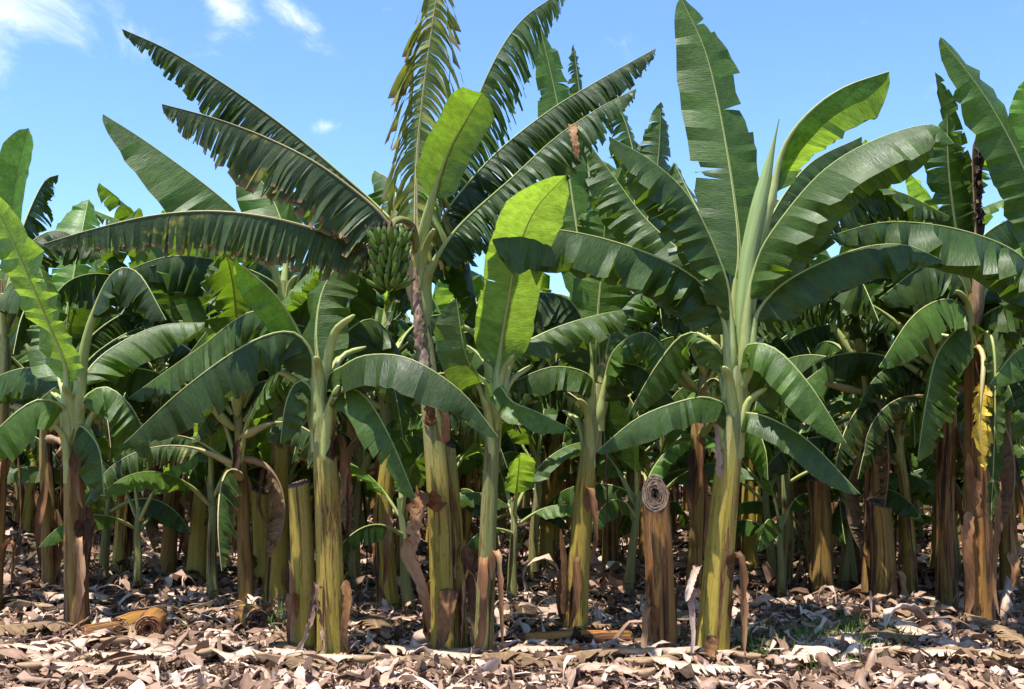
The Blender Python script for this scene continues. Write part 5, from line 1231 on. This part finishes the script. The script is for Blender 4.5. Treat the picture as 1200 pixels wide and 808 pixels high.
FALLEN_LEAVES = [(-2.26, 6.898, 0.15, 1.0, 0.16, 178, {'mat': 'bleached', 'label': None}), (-3.123, 6.974, 0.5, 0.9, 0.14, 307, {'mat': 'bleached', 'label': None}),
 (2.345, 8.535, 0.35, 1.0, 0.18, 904, {'mat': 'bleached', 'label': None}), (-1.454, 6.5, 2.8, 0.8, 0.13, 23, {'mat': 'dry'}), (2.794, 6.612, 0.1, 1.0, 0.15, 618, {'mat': 'dry'}),
 (0.744, 8.937, 0.2, 0.9, 0.15, 20, {'mat': 'dry'}), (-0.215, 6.5, 0.1, 1.3, 0.16, 536, {'mat': 'dry'}), (2.463, 7.238, -0.3, 0.8, 0.14, 972, {'mat': 'dry'}),
 (2.368, 10.133, 0.1, 1.1, 0.2, 772, {'mat': 'dry'}), (-3.272, 8.732, 1.0, 0.8, 0.15, 849, {'mat': 'rotten'}), (-2.807, 9.618, 0.4, 1.0, 0.16, 90, {'mat': 'rotten'}),
 (-1.042, 7.832, 2.2, 0.8, 0.14, 820, {'mat': 'dry'}), (0.139, 8.348, 1.9, 0.8, 0.14, 367, {'mat': 'rotten'}), (3.416, 11.353, 2.9, 1.2, 0.2, 826, {'mat': 'dry'}),
 (3.125, 7.832, 0.7, 0.8, 0.14, 832, {'mat': 'dry'}), (-4.144, 8.732, 2.6, 0.9, 0.15, 976, {'mat': 'rotten'}), (0.329, 6.612, 2.9, 1.1, 0.15, 100, {'mat': 'dry'}),
 (1.096, 6.612, 0.2, 0.8, 0.12, 162, {'mat': 'dry'}), (3.492, 7.377, 1.9, 0.8, 0.14, 186, {'mat': 'dry'}),
 (-2.799, 10.581, 2.4872457635950767, 0.6774861354012052, 0.1253212076543672, 598, {'mat': 'rotten'}),
 (0.475, 9.6, 6.217355905214109, 0.629423528246314, 0.16162714155714514, 507, {'mat': 'bleached', 'label': None}),
 (-2.28, 10.192, 0.6668310764700093, 0.7072002162894583, 0.19419805051424485, 676, {'mat': 'bleached', 'label': None}),
 (3.033, 10.082, 1.9458577318410835, 0.913487801206565, 0.17855157671029745, 587, {'mat': 'bleached', 'label': None}),
 (-3.424, 8.298, 4.218285146923453, 0.8529768878552078, 0.13422321393926276, 960, {'mat': 'rotten'}), (-1.589, 7.249, 5.136304530465905, 1.0711036106483598, 0.18723701435342177, 78, {'mat': 'dry'}),
 (3.437, 8.418, 5.540952266438802, 1.0240220441118173, 0.16066979002662013, 778, {'mat': 'rotten'}), (-0.733, 9.606, 2.834618632294933, 0.7166125957113191, 0.140772411711569, 947, {'mat': 'dry'}),
 (-3.701, 8.84, 6.264124052234893, 0.8594360431083359, 0.17183984665348534, 991, {'mat': 'bleached', 'label': None}),
 (-2.856, 8.063, 0.4172335877444625, 1.0567659095029183, 0.17080152847329677, 119, {'mat': 'rotten'}),
 (-2.079, 9.294, 4.6908000366201055, 0.760334451624871, 0.16468231868667138, 176, {'mat': 'bleached', 'label': None}),
 (-4.331, 10.829, 1.4373000846994428, 0.9825811206631381, 0.16923456601029577, 667, {'mat': 'dry'}), (-2.739, 7.277, 1.8270043182569575, 0.612838039706689, 0.14856672388153785, 490, {'mat': 'dry'}),
 (2.848, 7.222, 4.615033566656255, 1.0799337958064756, 0.1214550020234646, 691, {'mat': 'bleached', 'label': None}),
 (-1.84, 10.3, 4.0940739376655655, 1.0306865444157585, 0.1895605228069487, 907, {'mat': 'dry'}), (-2.088, 10.092, 2.789213263941785, 0.6682188132779575, 0.15053077077794652, 763, {'mat': 'dry'}),
 (-1.887, 11.157, 0.2813263715509466, 0.6847835219099776, 0.18269965398570842, 227, {'mat': 'bleached', 'label': None}),
 (4.182, 8.422, 2.75897211853699, 0.7036183626351972, 0.1933223844813805, 632, {'mat': 'dry'}), (-4.8, 10.868, 1.0592493037876394, 0.9384135587909028, 0.13197124278933853, 805, {'mat': 'dry'}),
 (0.387, 8.381, 2.0185989608254835, 0.6177869764055061, 0.18678803594663237, 851, {'mat': 'bleached', 'label': None}),
 (2.48, 9.061, 6.202488375139548, 0.8388809815115211, 0.139348973297366, 676, {'mat': 'rotten'}), (-0.08, 9.948, 2.7851932358825198, 0.9237178284276293, 0.15422695447864956, 310, {'mat': 'dry'}),
 (-0.016, 11.015, 1.5975921937173063, 0.7211945620390666, 0.13664523945588802, 873, {'mat': 'dry'}), (-0.807, 9.735, 2.0410883599668663, 1.0455127489866063, 0.1451613364013101, 950, {'mat': 'dry'}),
 (4.458, 9.088, 5.657979550813404, 0.9269867333430726, 0.1832686178191617, 704, {'mat': 'dry'}), (-0.061, 10.641, 1.3245857292409682, 1.0369031137686404, 0.1919809484148854, 415, {'mat': 'dry'}),
 (-1.324, 8.12, 5.020889260592911, 0.9212469604426516, 0.18518609369992564, 902, {'mat': 'dry'}), (1.239, 8.023, 1.6849180070010734, 1.0613999813503843, 0.19650232463859943, 613, {'mat': 'dry'}),
 (3.461, 9.645, 3.942967115024103, 0.6956287832727431, 0.1515839826458512, 243, {'mat': 'dry'}), (2.589, 9.697, 5.377645300476505, 1.0350399530204595, 0.17502821900557863, 918, {'mat': 'rotten'}),
 (0.54, 7.827, 5.824580343454908, 0.709270732097377, 0.12026184213828757, 501, {'mat': 'dry'}), (-3.609, 7.438, 0.7277890080624686, 1.0049361712104432, 0.18263757847612178, 720, {'mat': 'dry'}),
 (0.375, 7.432, 1.2664841355140601, 0.9357408963452203, 0.14645144928600143, 226, {'mat': 'rotten'}),
 (3.708, 8.934, 0.49605185191832596, 0.9477134875747817, 0.12903331785728409, 317, {'mat': 'bleached', 'label': None}),
 (0.751, 6.974, -0.16491638052740776, 0.6336223015707734, 0.11428388348169105, 376, {'mat': 'bleached', 'label': None}),
 (-2.66, 6.296, -0.05547625975765569, 0.8543243671913098, 0.11178185617330777, 235, {'mat': 'bleached', 'label': None}),
 (-1.766, 6.669, 0.5595343297725136, 0.5347374133877679, 0.1541028777023205, 763, {'mat': 'bleached', 'label': None}),
 (2.01, 6.772, 3.73950273126918, 0.8860297800604665, 0.14436103665155736, 334, {'mat': 'bleached', 'label': None}),
 (-2.734, 6.355, 2.7750232062065923, 0.9183873767137444, 0.12350743800083183, 550, {'mat': 'bleached', 'label': None}),
 (-2.509, 6.61, -0.15407646708827782, 0.579357923701602, 0.10045148739858593, 641, {'mat': 'bleached', 'label': None}),
 (-0.039, 6.796, 0.05023563778782336, 0.819730268611897, 0.09038934868102745, 542, {'mat': 'bleached', 'label': None}),
 (-1.239, 6.621, 3.1238080297668596, 0.7368392708454873, 0.126450021320439, 462, {'mat': 'bleached', 'label': None}),
 (-0.604, 6.835, -0.324949221909017, 0.9436121410785401, 0.13386903904466685, 920, {'mat': 'bleached', 'label': None}),
 (1.154, 6.568, 2.9159270835884046, 0.8521039102981511, 0.12978373729732282, 822, {'mat': 'bleached', 'label': None}),
 (2.889, 6.653, 3.0689019043415744, 0.6763127670682997, 0.10761873590926044, 409, {'mat': 'bleached', 'label': None}),
 (0.605, 6.277, 2.9480527824156413, 0.5371520502308708, 0.10007567895410302, 518, {'mat': 'bleached', 'label': None}),
 (2.134, 6.938, 3.622295959647214, 0.5888692074208863, 0.14557264592149005, 410, {'mat': 'bleached', 'label': None}),
 (1.104, 6.354, -0.5075264507304361, 0.6483414560140197, 0.1160325516228905, 992, {'mat': 'bleached', 'label': None})]
FALLEN_SHEATHS = [(-3.646, 7.832, 0.15, 0.85, 0.16, 837, 0.85, {'label': 'pale flat sheath slab lying left of the cut stem rounds'}),
 (-5.529, 11.706, 0.05, 0.5, 0.1, 320, 0.55, {'label': 'tan sheath resting on the shaded bank by the brown-stemmed plant'}),
 (-2.676, 9.869, -0.6, 0.7, 0.07, 290, 0.75, {'label': 'pale straight sheath stick leaning on the litter behind the front row', 'rise': 0.15}),
 (0.269, 6.5, 0.02, 1.6, 0.14, 448, 0.8, {'label': 'long bleached leaf stalk lying across the front of the stump'}),
 (0.36, 7.238, 0.05, 0.9, 0.12, 421, 0.6, {'label': 'tan stalk piece lying in front of the leaning scarred stem', 'cup': 0.9}),
 (0.884, 7.103, 0.1, 0.5, 0.1, 602, 0.4, {'label': 'brown folded sheath at the foot of the tall cut stump', 'rise': 0.25}),
 (2.874, 7.523, 0.5, 0.5, 0.14, 13, 0.8, {'label': 'curled pale sheath below the reddish stem', 'rise': 0.2}),
 (3.941, 8.168, 1.1, 0.6, 0.12, 257, 0.6, {'label': 'upcurled tan sheath at the foot of the reddish stem', 'rise': 0.3}),
 (2.154, 6.5, 0.25, 0.6, 0.12, 188, 0.85, {'label': 'pale rolled sheath tube at the edge of the grass patch'}),
 (-1.802, 7.238, 0.4, 0.5, 0.14, 918, 0.7, {'label': 'amber sheath chunk in the frayed litter'}),
 (-2.385, 6.849, 0.1, 0.45, 0.16, 553, 0.5, {'label': 'arched brown sheath chunk over a dark hollow', 'rise': 0.2})]
LOGS = [(-2.542, 7.156, -1.35, 0.35, 0.1, 469, 'cut stem round with brown rings facing out, the right one of the pair', {}),
 (-2.753, 7.21, -1.9, 0.3, 0.085, 709, 'paler cut stem round leaning on the ringed one', {}),
 (-2.947, 7.103, -2.6, 0.3, 0.07, 574, 'amber broken stem chunk beside the cut stem rounds', {'mat': 'stem_cut'}),
 (0.839, 7.321, 0.1, 0.75, 0.055, 629, 'fallen tan stem piece lying beside the tall cut stump', {'mat': 'stem_cut'}),
 (-1.898, 7.613, -1.0, 0.3, 0.1, 845, 'dark rotting stem stub behind the litter', {'mat': 'stem_brown', 'face': 'cut'})]
WEEDS = [(-1.795, 7.997, 0.25, 260, 0.2), (2.002, 6.898, 0.5, 700, 0.16), (2.463, 7.238, 0.4, 500, 0.16), (1.562, 6.974, 0.18, 120, 0.16), (0.348, 13.865, 0.5, 140, 0.3), (-0.255, 7.674, 0.1, 40, 0.15),
 (-0.943, 7.103, 0.3, 100, 0.1), (3.566, 12.912, 0.8, 200, 0.2), (-5.456, 12.082, 0.8, 200, 0.2), (6.268, 12.912, 0.7, 250, 0.3), (0.75, 7.523, 0.3, 80, 0.1), (1.297, 7.103, 0.15, 80, 0.2),
 (-1.52, 10.708, 0.4, 150, 0.25), (-2.327, 7.997, 0.3, 60, 0.1)]

# ------------------------------------------------------------------ leaf litter
def litter_strips(n, xr, yr, Lr, Wr, pile, seed, flat=0.5, tone_mu=0.55):
    rg = np.random.default_rng(seed)
    x = rg.uniform(*xr, n); y = yr[0] + (yr[1] - yr[0]) * rg.random(n) ** 1.15
    L = rg.uniform(*Lr, n) * rg.choice([.55, 1, 1, 1.5], n); W = rg.uniform(*Wr, n)
    yaw = rg.uniform(0, 2 * np.pi, n); k1 = rg.normal(0, .8, n); p0 = rg.normal(0, .09 * flat * 2, n); k2 = rg.normal(.1, .6, n) * flat * 2
    r0 = rg.normal(0, .45, n); k3 = rg.normal(0, .9, n); cup = rg.uniform(-.5, .9, n)
    ns = 7
    q = np.linspace(-.5, .5, ns)
    pos = np.zeros((n, ns, 3)); cur = np.zeros((n, 3))
    V = np.zeros((n, ns, 3, 3))
    for i in range(ns):
        ya = yaw + k1 * q[i]; pi_ = p0 + k2 * q[i] * 1.6
        d = np.stack([np.cos(ya) * np.cos(pi_), np.sin(ya) * np.cos(pi_), -np.sin(pi_)], 1)
        if i: cur = cur + d * (L / (ns - 1))[:, None]
        s = np.stack([-np.sin(ya), np.cos(ya), np.zeros(n)], 1); u = np.cross(d, s)
        ro = r0 + k3 * q[i]
        cr = np.cos(ro)[:, None] * s + np.sin(ro)[:, None] * u
        w = (W * (1 - .8 * abs(2 * q[i]) ** 3) * .5 * rg.uniform(.55, 1.25, n))[:, None]
        cur_j = rg.normal(0, .2, (n, 3)) * W[:, None]
        V[:, i, 0] = cur - cr * w + cur_j; V[:, i, 2] = cur + cr * w - cur_j
        V[:, i, 1] = cur + np.cross(d, cr) * (cup * W * .35 + rg.normal(0, .22, n) * W)[:, None]
    ctr = V.reshape(n, -1, 3).mean(1); ctr[:, 2] = 0
    V -= ctr[:, None, None]
    zmin = V[..., 2].reshape(n, -1).min(1)
    V[..., 2] += (ground_z(x, y) - zmin + rg.uniform(-.012, pile, n) * rg.random(n))[:, None, None]
    V[..., 0] += x[:, None, None]; V[..., 1] += y[:, None, None]
    F0 = grid_faces(ns, 3)
    F = (F0[None] + (np.arange(n) * ns * 3)[:, None, None]).reshape(-1, 4)
    big = np.sin(x * 1.7 + y * .6) * .5 + np.sin(y * 1.9 - x * .8 + 2) * .5
    tone = np.clip(np.where(rg.random(n) < .30, rg.uniform(.0, .3, n), rg.normal(tone_mu + .06, .24, n)) + big * .10, 0.02, 1)
    TN = np.repeat(tone, ns * 3)
    UV = np.stack([np.repeat(rg.uniform(0, 20, n), ns * 3) + np.tile(np.repeat(q, 3), n), np.tile(np.tile([0, .03, .06], ns), n)], 1)
    return V.reshape(-1, 3), F, UV, TN
parts = [litter_strips(LIT[0], (-4.6, 4.6), (4.6, 9.2), (.08, .34), (.010, .045), .075, 1, .6, .58),
         litter_strips(LIT[1], (-4.6, 4.6), (4.6, 9.2), (.07, .22), (.035, .10), .07, 2, 1.0, .54),
         litter_strips(LIT[2], (-9.5, 9.5), (9.0, 17.0), (.14, .46), (.025, .10), .12, 3, .8, .46),
         litter_strips(LIT[3], (-16, 16), (16.5, 32.0), (.25, .70), (.06, .18), .14, 4, .7, .44),
         litter_strips(LIT[4], (-4.4, 4.4), (4.6, 9.6), (.04, .16), (.004, .014), .10, 6, .9, .62)]
off = 0; VV, FF, UU, TT = [], [], [], []
for V, F, U, T_ in parts:
    VV.append(V); FF.append(F + off); UU.append(U); TT.append(T_); off += len(V)
lit = mesh_obj('leaf_litter', mesh_from('leaf_litter', np.concatenate(VV), np.concatenate(FF), M['litter'], np.concatenate(UU), np.concatenate(TT)))
tag(lit, 'carpet of dry torn leaf scraps covering the plantation floor', 'leaf litter', kind='stuff')

# ------------------------------------------------------------------ larger fallen pieces, each a thing
def fallen_leaf(x, y, yaw, L, hw, seed, mat='dry', tear=.9, label=None, zoff=.10):
    rg = np.random.default_rng(seed)
    n = 6; pts = []
    for i in range(n):
        t = i / (n - 1) - .5
        yy = yaw + rg.normal(0, .05)
        pts.append([x + math.cos(yaw) * L * t - math.sin(yaw) * .12 * L * math.sin(t * 3 + seed), y + math.sin(yaw) * L * t + math.cos(yaw) * .12 * L * math.sin(t * 3 + seed), 0])
    for p in pts: p[2] = gz(p[0], p[1]) + zoff + rg.uniform(0, .05)
    pts = np.array(pts)
    blade, rb = leaf_geometry(pts, pet=.15, hw=hw, fold=(4, 4), curl=(6, 6), tear=tear, hang=13, grav=.12, strip=.035, pleat=6, seed=seed, nt=6, ncol=3, rib=(.026, .014), lean=25)
    V = blade[0]; V[:, 2] = np.maximum(V[:, 2], ground_z(V[:, 0], V[:, 1]) + .05 + .02 * blade[3])
    root = mesh_obj('fallen_leaf', mesh_from('fallen_leaf', V - pts[0], blade[1], M[mat], blade[2], blade[3]))
    root.location = pts[0]
    mesh_obj('midrib', mesh_from('midrib', rb[0] - pts[0], rb[1], M['rib_dry'], rb[2], rb[3]), root)
    tag(root, label or '%s %s leaf with frayed strips on the litter near ' % ('long' if L > .85 else 'short', 'bleached dry' if mat == 'bleached' else 'dark rotten' if mat == 'rotten' else 'brown dry') + nearest(x, y), 'fallen leaf', 'fallen dry leaves on the floor')
    return root
for a in FALLEN_LEAVES: fallen_leaf(*a[:6], **a[6])

frg = np.random.default_rng(77)
def fallen_sheath(x, y, yaw, L, W, seed, tone, label=None, rise=.05, cup=.8):
    rg = np.random.default_rng(seed)
    d = np.array([math.cos(yaw), math.sin(yaw), 0]); c = np.array([x, y, 0.])
    P = [c - d * L * .5, c - d * L * .17, c + d * L * .17, c + d * L * .5]
    zz = [rg.uniform(.0, .03), rg.uniform(.01, rise), rg.uniform(.01, rise), rg.uniform(.0, rise * 1.2)]
    P = [np.array([p[0], p[1], gz(p[0], p[1]) + z + W * .18]) for p, z in zip(P, zz)]
    V, F, uv, tn = ribbon_geometry(P, W, W * rg.uniform(.5, 1.0), np.cross(d, Z3), cup=cup * rg.choice([1, 1, -.7]), seed=seed, n=14, across=7, rough=.22, twist=rg.normal(0, .6))
    tn = np.clip(tn - .45 + tone, 0, 1)
    o = mesh_obj('fallen_sheath', mesh_from('fallen_sheath', V - P[0], F, M['litter'], uv, tn))
    o.location = P[0]
    md = o.modifiers.new('thickness', 'SOLIDIFY'); md.thickness = .008; md.offset = 0
    tag(o, label or '%s %s dry sheath curled on the litter near %s' % ('long' if L > .42 else 'short' if L < .28 else 'mid-length', 'pale' if tone > .68 else 'dark brown' if tone < .38 else 'tan', nearest(x, y)), 'dry sheath', 'dry sheaths on the floor')
    return o
for i in range(N_SHEATH):
    y = 5.9 + 4.6 * frg.random() ** 1.4; x = frg.uniform(-.54, .54) * y
    fallen_sheath(x, y, frg.uniform(0, 6.28), frg.uniform(.16, .5), frg.uniform(.045, .13), 1000 + i, float(np.clip(frg.normal(.5, .24), .05, .95)), rise=.14, cup=float(frg.uniform(.5, 1.5)))
for a in FALLEN_SHEATHS: fallen_sheath(*a[:7], **a[7])

# cut lengths of stem lying on the ground
def fallen_log(x, y, yaw, L, r, seed, label, mat='stem_cut', pitch=0.0, face='cut_fresh'):
    c = np.array([x, y, gz(x, y) + r * .95 + .045]); d = np.array([math.cos(yaw) * math.cos(pitch), math.sin(yaw) * math.cos(pitch), math.sin(pitch)])
    P = [c - d * L, c - d * L * .5 + np.array([0, 0, .01]), c]
    root = root_empty('stem_log', tuple(c - np.array([0, 0, r])))
    V, F, uv, tn, C, T = stem_geometry(P, r * .95, r, seed, nr=12, ring=36, flare=1.0)
    place_under(mesh_obj('pseudostem', mesh_from('pseudostem', V, F, M[mat], uv, tn)), root)
    place_under(mesh_obj('cut_face', cut_face_mesh(V[-36:], d, face, seed, turns=5)), root)
    place_under(mesh_obj('cut_face', cut_face_mesh(V[:36][::-1], -d, face, seed + 1, turns=5)), root)
    tag(root, label, 'stem log')
    return root
for a in LOGS: fallen_log(*a[:6], a[6], **a[7])

# ------------------------------------------------------------------ weeds and grass
def tufts(spots, seed):
    rg = np.random.default_rng(seed)
    VV, TT = [], []
    for (x, y, rad, n, h) in spots:
        a = rg.uniform(0, 6.28, n); rr = rad * np.sqrt(rg.random(n))
        bx, by = x + rr * np.cos(a), y + rr * np.sin(a)
        hh = h * rg.uniform(.4, 1.2, n); w = rg.uniform(.003, .008, n); az = rg.uniform(0, 6.28, n); be = rg.uniform(.2, 1.0, n)
        z = ground_z(bx, by)
        for k in range(4):
            t = k / 3
            px = bx + np.cos(az) * hh * be * t ** 1.6; py = by + np.sin(az) * hh * be * t ** 1.6; pz = z + hh * t * (1 - .35 * be * t) + .02
            ww = w * (1 - .85 * t)
            VV.append(np.stack([np.stack([px - np.sin(az) * ww, py + np.cos(az) * ww, pz], 1), np.stack([px + np.sin(az) * ww, py - np.cos(az) * ww, pz], 1)], 1))
    out, F, off = [], [], 0
    for i in range(0, len(VV), 4):
        B = np.stack(VV[i:i + 4], 1); n = len(B)
        out.append(B.reshape(-1, 3)); F.append((grid_faces(4, 2)[None] + (np.arange(n) * 8)[:, None, None]).reshape(-1, 4) + off); off += n * 8
    V = np.concatenate(out)
    uv = np.stack([rg.random(len(V)), np.full(len(V), .3)], 1)
    o = mesh_obj('weeds', mesh_from('weeds', V, np.concatenate(F), M['weed'], uv, np.repeat(rg.random(len(V) // 8), 8)))
    tag(o, 'thin green weeds sprouting through the litter', 'weeds', kind='stuff')
tufts(WEEDS, 3)
